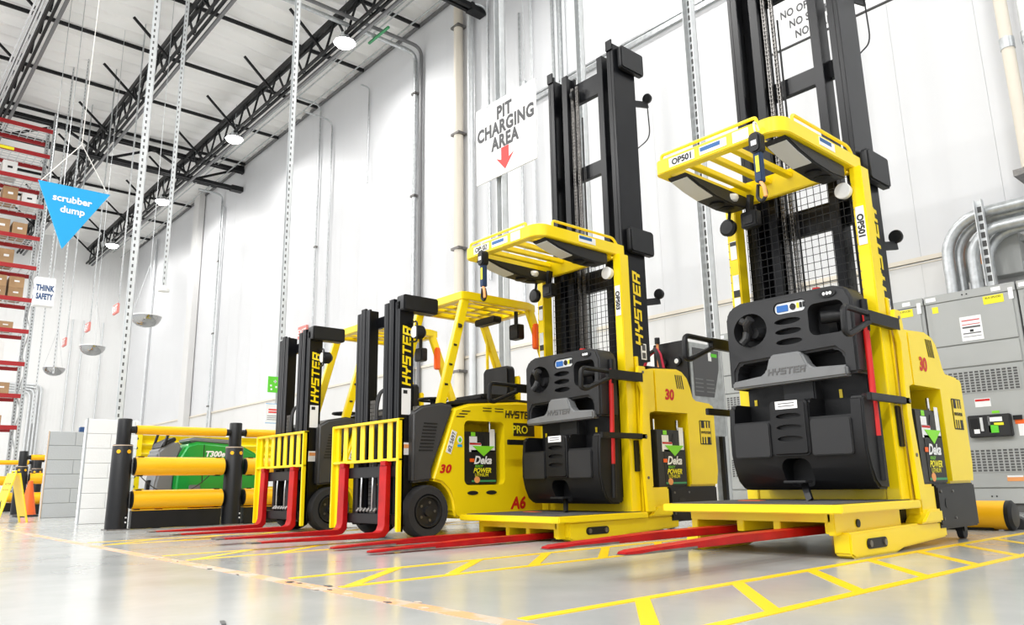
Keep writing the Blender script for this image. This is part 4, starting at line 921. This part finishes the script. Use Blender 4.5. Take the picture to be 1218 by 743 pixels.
for i, (x, z, rr, dy) in enumerate(((-3.38, 3.62, .48, 0), (-3.32, 3.58, .46, .28), (-3.1, 3.4, .36, 0), (-2.98, 3.37, .34, .28))):
    tag(B().tube([(x, 10.42+dy*.6, 2.66), (x, 10.42+dy*.6, z-rr)]+[(x+rr-rr*math.cos(rad(a)), 10.42+dy*.6, z-rr+rr*math.sin(rad(a))) for a in range(10, 91, 10)]+[(0, 10.42+dy*.6, z), (5, 10.42+dy*.6, z)], .072 if i < 3 else .06, 16).build('bent_conduit', 'galv'),
        'fat galvanised conduit bending from the cabinet top to run along the wall', 'pipe', 'bent conduits above the cabinets')
t = thing('junction_box', 'grey junction box with an orange label behind the bent conduits', 'junction box', (-2.98, 10.7, 2.85)); B().box(-.32, .32, 0, .22, 0, .52).build('box', 'cabinet_grey', t, bevel=.006); plate('orange_label', 'orange_label', t, (-.1, -.001, .3), RX, UP, .26, .22, .003); plate('label_mark', 'white_label', t, (-.06, -.004, .36), RX, UP, .08, .02, .001)
for dx in (-.36, .34): B().box(dx-.03, dx+.05, .05, .2, .08, .14).box(dx-.03, dx+.05, .05, .2, .4, .46).build('bracket', 'galv', t, smooth=False)
strut('strut_bracket', -2.92, 10.3, 2.66, 3.75, .09, 'short slotted strut standing on the cabinet under the conduits')
tag(B().box(-3.0, 3, 10.2, 10.95, 3.42, 3.47).build('conduit_rack', 'galv', smooth=False), 'flat steel bracket carrying the fat conduits along the wall', 'bracket') if False else None
for i, x in enumerate((-2.4, -2.18, -1.98)):
    o = tag(B().tube([(x, 10.6, 4.1), (x, 10.6, 12.4)], .075 if i == 0 else .055, 16).build('riser_pipe', 'galv_light' if i else 'beige_pipe'), 'tall vertical riser pipe high on the wall above the cabinets', 'pipe', 'riser pipes above the cabinets')
    B().cyl((x, 10.6, 5.7), (x, 10.6, 5.85), .085 if i == 0 else .065, n=16).build('coupling', 'galv', o)
tag(B().box(-2.55, 1.5, 10.5, 10.95, 4.0, 4.08).build('wall_bracket', 'steel_worn', smooth=False), 'dark steel shelf bracket below the riser pipes', 'bracket')

# ------------------------------------------------------------------ signs
t = thing('hanging_sign', 'white charging area sign with a red arrow', 'sign', (-8.0, 7.0, 5.55)); ww, hh = 1.37, 1.25
ox = -.03
B().box(ox-ww/2, ox+ww/2, -.012, .012, -hh/2, hh/2).build('board', 'white_label', t, bevel=.003)
for s_, z in (('PIT', .4), ('CHARGING', .16), ('AREA', -.08)): text('lettering', s_, 'grey_ink', t, (ox, -.0135, z), RX, UP, .2, .045, 0, 1.08, .82)
polyplate('red_arrow', 'arrow_red', t, [(-.085, .17), (.085, .17), (.085, -.02), (.2, .03), (0, -.19), (-.2, .03), (-.085, -.02)], (ox, -.013, -.37), RX, UP)
for x in (-.4, .45):
    B().tube([(ox+x, 0, hh/2), (ox+x, 0, 7.3)], .006, 6).build('hanging_wire', 'galv', t); B().box(ox+x-.03, ox+x+.03, -.02, .02, hh/2-.03, hh/2+.05).build('hanger_clip', 'galv', t, smooth=False)
t = thing('hanging_sign', 'white prohibition sign reading NO seen between the mast rails', 'sign', (-3.14, 7.0, 5.4)); B().box(-.75, .75, -.012, .012, -.56, .75).build('board', 'white_label', t, bevel=.003); B().box(-.76, .76, -.016, .016, -.572, -.56).build('board_edge', 'grey_ink', t, smooth=False)
for s_, z in (('NO OPEN FLAMES', -.19), ('NO SMOKING', -.33), ('NO SPARKS', -.47)): text('lettering', s_, 'grey_ink', t, (0, -.0135, z), RX, UP, .085, .03, 0, 1.05, .76)
for x in (-.6, .6): B().tube([(x, 0, .75), (x, 0, 7.4)], .006, 6).build('hanging_wire', 'galv', t)
t = thing('hanging_sign', 'blue triangular hanging sign for the scrubber dump', 'sign', (-9.0, 1.62, 3.6))
tri = [(-.35, .05), (.35, .05), (-.06, -.66)]
polyplate('board', 'sign_blue', t, tri, (-.006, 0, 0), RY, UP, .012)
text('lettering', 'scrubber', 'white_label', t, (.007, -.01, -.1), RY, UP, .072, .03); text('lettering', 'dump', 'white_label', t, (.007, -.0, -.23), RY, UP, .072, .03)
for y in (-.33, .33): B().tube([(0, y, .04), (0, .02, .56)], .005, 5).build('string', 'rope', t)
B().tube([(0, .02, .56), (0, .06, 9.45)], .004, 5).build('string', 'rope', t)
t = thing('hanging_sign', 'white box sign reading THINK SAFETY beside the pallet rack', 'sign', (-20.0, 3.23, 4.95)); B().box(-.25, 0, -.2, .2, -.33, .33).build('box', 'white_label', t, bevel=.004)
text('lettering', 'THINK', 'navy_ink', t, (.0015, 0, .08), RY, UP, .13, .05, 0, 1.08, .6); text('lettering', 'SAFETY', 'navy_ink', t, (.0015, 0, -.12), RY, UP, .13, .05, 0, 1.08, .5); text('lettering', 'THINK', 'navy_ink', t, (-.125, -.2015, .08), RX, UP, .1, .01, 0, 1, .55); text('lettering', 'SAFETY', 'navy_ink', t, (-.125, -.2015, -.12), RX, UP, .1, .01, 0, 1, .45)
for y in (-.15, .15): B().tube([(-.12, y, .33), (-.12, y, 8)], .008, 5).build('hanging_rod', 'galv', t)
t = thing('first_aid_sign', 'small green sign on the slotted hanging strut', 'sign', (-11.93, 5.29, 2.07)); B().box(0, .012, -.1, .1, -.13, .13).build('board', 'sign_green', t, smooth=False)
plate('white_symbol', 'white_label', t, (.0125, .02, .05), RY, UP, .05, .018, .002); plate('white_symbol', 'white_label', t, (.0125, .02, .05), RY, UP, .018, .05, .002)
for y, z in ((-.05, -.02), (.04, -.04), (-.04, -.08)): plate('white_symbol', 'white_label', t, (.0125, y, z), RY, UP, .03, .03, .002)
t = thing('notice_board', 'white notice with red heading under the green sign', 'notice', (-11.93, 5.29, 1.6)); B().box(0, .012, -.12, .12, -.16, .16).build('board', 'white_label', t, smooth=False)
for z in (.06, .02): plate('heading', 'arrow_red', t, (.0125, 0, z), RY, UP, .14, .025, .001)
for z in (-.04, -.07, -.1): plate('text_line', 'grey_ink', t, (.0125, 0, z), RY, UP, .18, .008, .001)
plate('blue_edge', 'sign_blue', t, (.0125, 0, .155), RY, UP, .24, .008, .001); plate('blue_edge', 'sign_blue', t, (.0125, 0, -.155), RY, UP, .24, .008, .001)
def exit_sign(loc, label, group):
    t = thing('exit_sign', label, 'exit sign', loc, group); B().box(-.2, .2, -.03, .03, -.13, .13).build('case', 'exit_red', t, bevel=.01); text('lettering', 'EXIT', 'white_label', t, (0, -.031, 0), RX, UP, .15, .03)
    strutb = B().box(-.02, .02, .031, .06, -.1, 13.25-loc[2]).build('strut', 'galv', t, smooth=False)
for i in range(3): exit_sign((-21.2-2.9*i, 5.05, 5.0), 'faded red exit sign hanging on a long strut', 'hanging exit signs')
t = thing('exit_sign', 'pale red exit sign on the wall behind the forklift masts', 'exit sign', (-22.6, 10.9, 5.3)); B().box(-.3, .3, -.02, .05, -.2, .2).build('case', 'exit_red', t, bevel=.01); text('lettering', 'EXIT', 'white_label', t, (0, -.021, 0), RX, UP, .2, .01)
for i in range(3):                                    # half dome mirrors
    t = thing('dome_mirror', 'half dome safety mirror hanging in the aisle', 'mirror', (-17.2-4.5*i, 4.7, 4.05), 'dome mirrors hanging in a row')
    B().lathe([(.3, .0), (.29, -.06), (.25, -.13), (.18, -.19), (.09, -.22), (.01, -.23)], (0, 0, 0), 'z', 28).build('dome', 'mirror_dome', t)
    B().lathe([(.31, 0), (.31, .015), (.01, .02)], (0, 0, 0), 'z', 28).build('rim', 'white_label', t)
    for a in range(3): B().tube([(.3*math.cos(a*2.1), .3*math.sin(a*2.1), .01), (0, 0, 1.2)], .004, 5).build('wire', 'galv', t)
    B().tube([(0, 0, 1.2), (0, 0, 9.2)], .006, 5).build('rod', 'galv', t)
# ------------------------------------------------------------------ pallet rack
LEVELS = [2.3, 3.2, 4.13, 5.09, 6.03, 7.02, 7.94, 8.96, 9.78, 10.6, 11.44]
def rack():
    t = thing('pallet_rack', 'tall pallet rack with red beams and grey uprights', 'rack', (-26, 3.95, 0)); D = 1.1; Wd = 2.7; H = 12.0
    for y in (0, -Wd, -2*Wd):
        for x in (0, -D):
            B().box(x-.05, x+.05, y-.05, y+.05, 0, H).build('upright', 'galv', t, smooth=False)
            b = B(); z = .15
            while z < H: b.box(x+.05, x+.053, y-.015, y+.015, z, z+.04); z += .1
            tag(b.build('upright_slots', 'cabinet_dark', t, smooth=False), kind='stuff')
        b = B(); z = .3
        while z < H-1.3: b.bar((-.05, y, z), (-D+.05, y, z+.6), .03, .03); b.bar((-D+.05, y, z+.6), (-.05, y, z+1.2), .03, .03); z += 1.2
        tag(b.build('frame_bracing', 'galv', t, smooth=False), kind='stuff')
    levels = LEVELS
    for z in levels:
        for k in range(2):
            y1 = -.05-k*Wd
            for x in (.03, -D-.03): B().box(x-.025, x+.025, y1-Wd+.1, y1, z-.12, z).build('beam', 'rack_red', t, smooth=False)
            b = B()
            for i in range(12): yy = y1-.1-i*(Wd-.3)/11; b.box(-D, 0, yy-.012, yy+.012, z-.02, z)
            for i in range(5): xx = -.1-i*(D-.2)/4; b.box(xx-.008, xx+.008, y1-Wd+.15, y1-.05, z-.03, z-.01)
            tag(b.build('wire_deck', 'galv_light', t, smooth=False), kind='stuff')
    B().box(.06, .075, -1.6, -1.0, levels[9]-.11, levels[9]-.02).build('yellow_label_strip', 'yellow_label', t, smooth=False)
    return levels
LV = rack()
def carton(x, y, z, sx, sy, sz, m, label, group, cat='box'):
    t = thing('carton' if m == 'carton' else 'tote', label, cat, (x, y, z), group); B().box(-sx, 0, -sy/2, sy/2, 0, sz).build('box', m, t, bevel=.005, seg=1)
    B().box(-sx-.001, .001, -.025, .025, sz, sz+.002).build('tape', 'tan' if m == 'carton' else 'plastic_grey', t, smooth=False) if m == 'carton' else None
    plate('label', 'white_label' if m == 'carton' else 'black_ink', t, (.001, 0, sz*.6), RY, UP, sy*.35, sz*.14, .002, rr=0)
goods = {0: ((-.6, 'carton', .3),), 1: ((-.5, 'carton', .35), (-1.1, 'carton', .35)), 2: ((-.75, 'tote_white', .6), (-1.15, 'tote_white', .6), (-1.55, 'tote_white', .6)), 3: ((-.6, 'carton', .25), (-1.2, 'carton', .3)),
         4: ((-.45, 'carton', .34), (-.9, 'carton', .34), (-1.35, 'carton', .34)), 5: ((-.8, 'carton', .5), (-1.3, 'tote_white', .5)), 6: ((-.55, 'carton', .45), (-1.0, 'carton', .5), (-1.5, 'carton', .5)), 7: ((-.4, 'tote_white', .4), (-.9, 'carton', .5), (-1.5, 'carton', .5)), 8: ((-1.0, 'tote_white', .5), (-1.6, 'carton', .5))}
WHERE = ('on the lowest pallet rack beam level', 'just above the lowest rack level', 'on the rack level with the tall white totes', 'on the rack level above the white totes', 'in the double row of the rack', 'above the double row of cartons in the rack', 'in the middle levels of the rack behind the triangle sign', 'on the upper rack level beside the triangle sign', 'on the rack level above the triangle sign')
for lv, items in goods.items():
    for y, m, sz in items:
        kind = 'brown carton ' if m == 'carton' else 'white tote box with a black label '
        carton(-26.3, 3.95+y, LV[lv]+.003, .6, .38, sz, m, kind+WHERE[lv], 'goods on rack level %s' % ('one', 'two', 'three', 'four', 'five', 'six', 'seven', 'eight', 'nine')[lv])
for y in (-.45, -.9, -1.35): carton(-26.3, 3.95+y, LV[4]+.347, .6, .38, .34, 'carton', 'brown carton in the double row of the rack', 'goods on rack level five')
# far struts and conduits on the end wall
for i, (x, y, z) in enumerate(((-24, 4.3, 3.6), (-25, 4.1, 2.3))): strut('hanging_strut', x, y, z, 13.25, .045, 'thin strut hanging near the pallet rack', 'thin struts near the rack')
for i in range(4): pipe([(WX+.12, 5.6, 5.2+.12*i), (WX+.12, 6.9+.15*i, 5.2+.12*i), (WX+.12, 6.9+.15*i, .02)], .05, 'galv_light', 'pale conduit bending down the far end wall', 'conduits on the end wall', fr=.3)
for i, y in enumerate((8.4, 8.9, 9.8)): pipe([(WX+.1, y, 9), (WX+.1, y, .02)], .04, 'galv_light', 'straight pale conduit on the far end wall', 'straight conduits on the end wall')
# ------------------------------------------------------------------ chargers and cables behind the trucks
t = thing('battery_charger', 'grey battery charger with a black front behind the OP503 order picker', 'charger', (-5.0, 7.0, 0))
B().box(-.46, 0, 0, .62, .9, 1.93).build('case', 'galv', t, bevel=.01); B().box(-.47, .002, -.03, .0, .95, 1.95).build('front_panel', 'plastic_black', t, bevel=.008)
for x in (-.33, -.13): B().cyl((x, -.03, 1.72), (x, -.06, 1.72), .05, n=18).build('dial', 'plastic_black', t); B().cyl((x, -.06, 1.72), (x, -.064, 1.72), .028, n=14).build('dial_face', 'chrome', t)
polyplate('info_label', 'grey_ink', t, [(-.24, .27), (.26, .27), (.24, .05), (.12, -.27), (-.24, -.27)], (.001, .3, 1.6), RY, UP); plate('label_patch', 'sign_green', t, (.004, .46, 1.81), RY, UP, .12, .04, .001); plate('label_patch', 'white_label', t, (.004, .38, 1.79), RY, UP, .06, .1, .001)
for i in range(4):
    for yy in (.15, .36): plate('label_line', 'plastic_grey', t, (.004, yy, 1.52-i*.045), RY, UP, .15, .014, .001)
for x in (-.42, -.04):
    for y in (.05, .57): B().box(x-.025, x+.025, y-.025, y+.025, 0, .9).build('stand_leg', 'steel_black', t, smooth=False)
def cable_post(x, y, h, label, two):
    t = thing('cable_holder', label, 'cable holder', (x, y, 0), 'charging cable posts'); B().cyl((0, 0, 0), (0, 0, h), .014, n=8).build('post', 'orange_label', t); B().cyl((0, 0, h-.04), (0, 0, h+.03), .03, n=10).build('tip', 'plastic_black', t); B().box(-.1, .1, -.1, .1, 0, .012).build('base', 'steel_black', t, smooth=False)
    for k, (dx, m) in enumerate(((-.26, 'cable_red'), (-.3, 'rubber'), (.12, 'cable_red'), (.1, 'rubber'))):
        B().tube(fillet([(0, -.02*k, h-.1), (dx*.6, -.03*k, h-.16), (dx, -.03, h-.5), (dx*1.1, 0, .95)], .2), .02, 8).build('cable', m, t)
cable_post(-5.35, 6.9, 1.98, 'red and black charging cables hung on a post behind OP503', True)
cable_post(-7.62, 6.5, 1.84, 'red and black charging cables hung on a post behind the forklift seat', True)
t = thing('no_smoking_sign', 'small white no smoking sign near the charging cables', 'sign', (-5.7, 7.4, 1.75)); B().box(-.16, .16, 0, .015, -.45, .3).build('board', 'white_label', t, smooth=False)
o = B(); o.tube([(.06*math.cos(a*math.pi/10)+.02, -.004, .06*math.sin(a*math.pi/10)) for a in range(20)], .008, 6, True); o.bar((-.025, -.004, .045), (.065, -.004, -.045), .012, .008); o.build('red_circle', 'arrow_red', t); plate('cigarette', 'black_ink', t, (.02, -.001, 0), RX, UP, .06, .012, .001)
B().cyl((0, .01, 0), (0, .01, -1.75), .015, n=8).build('post', 'galv', t)
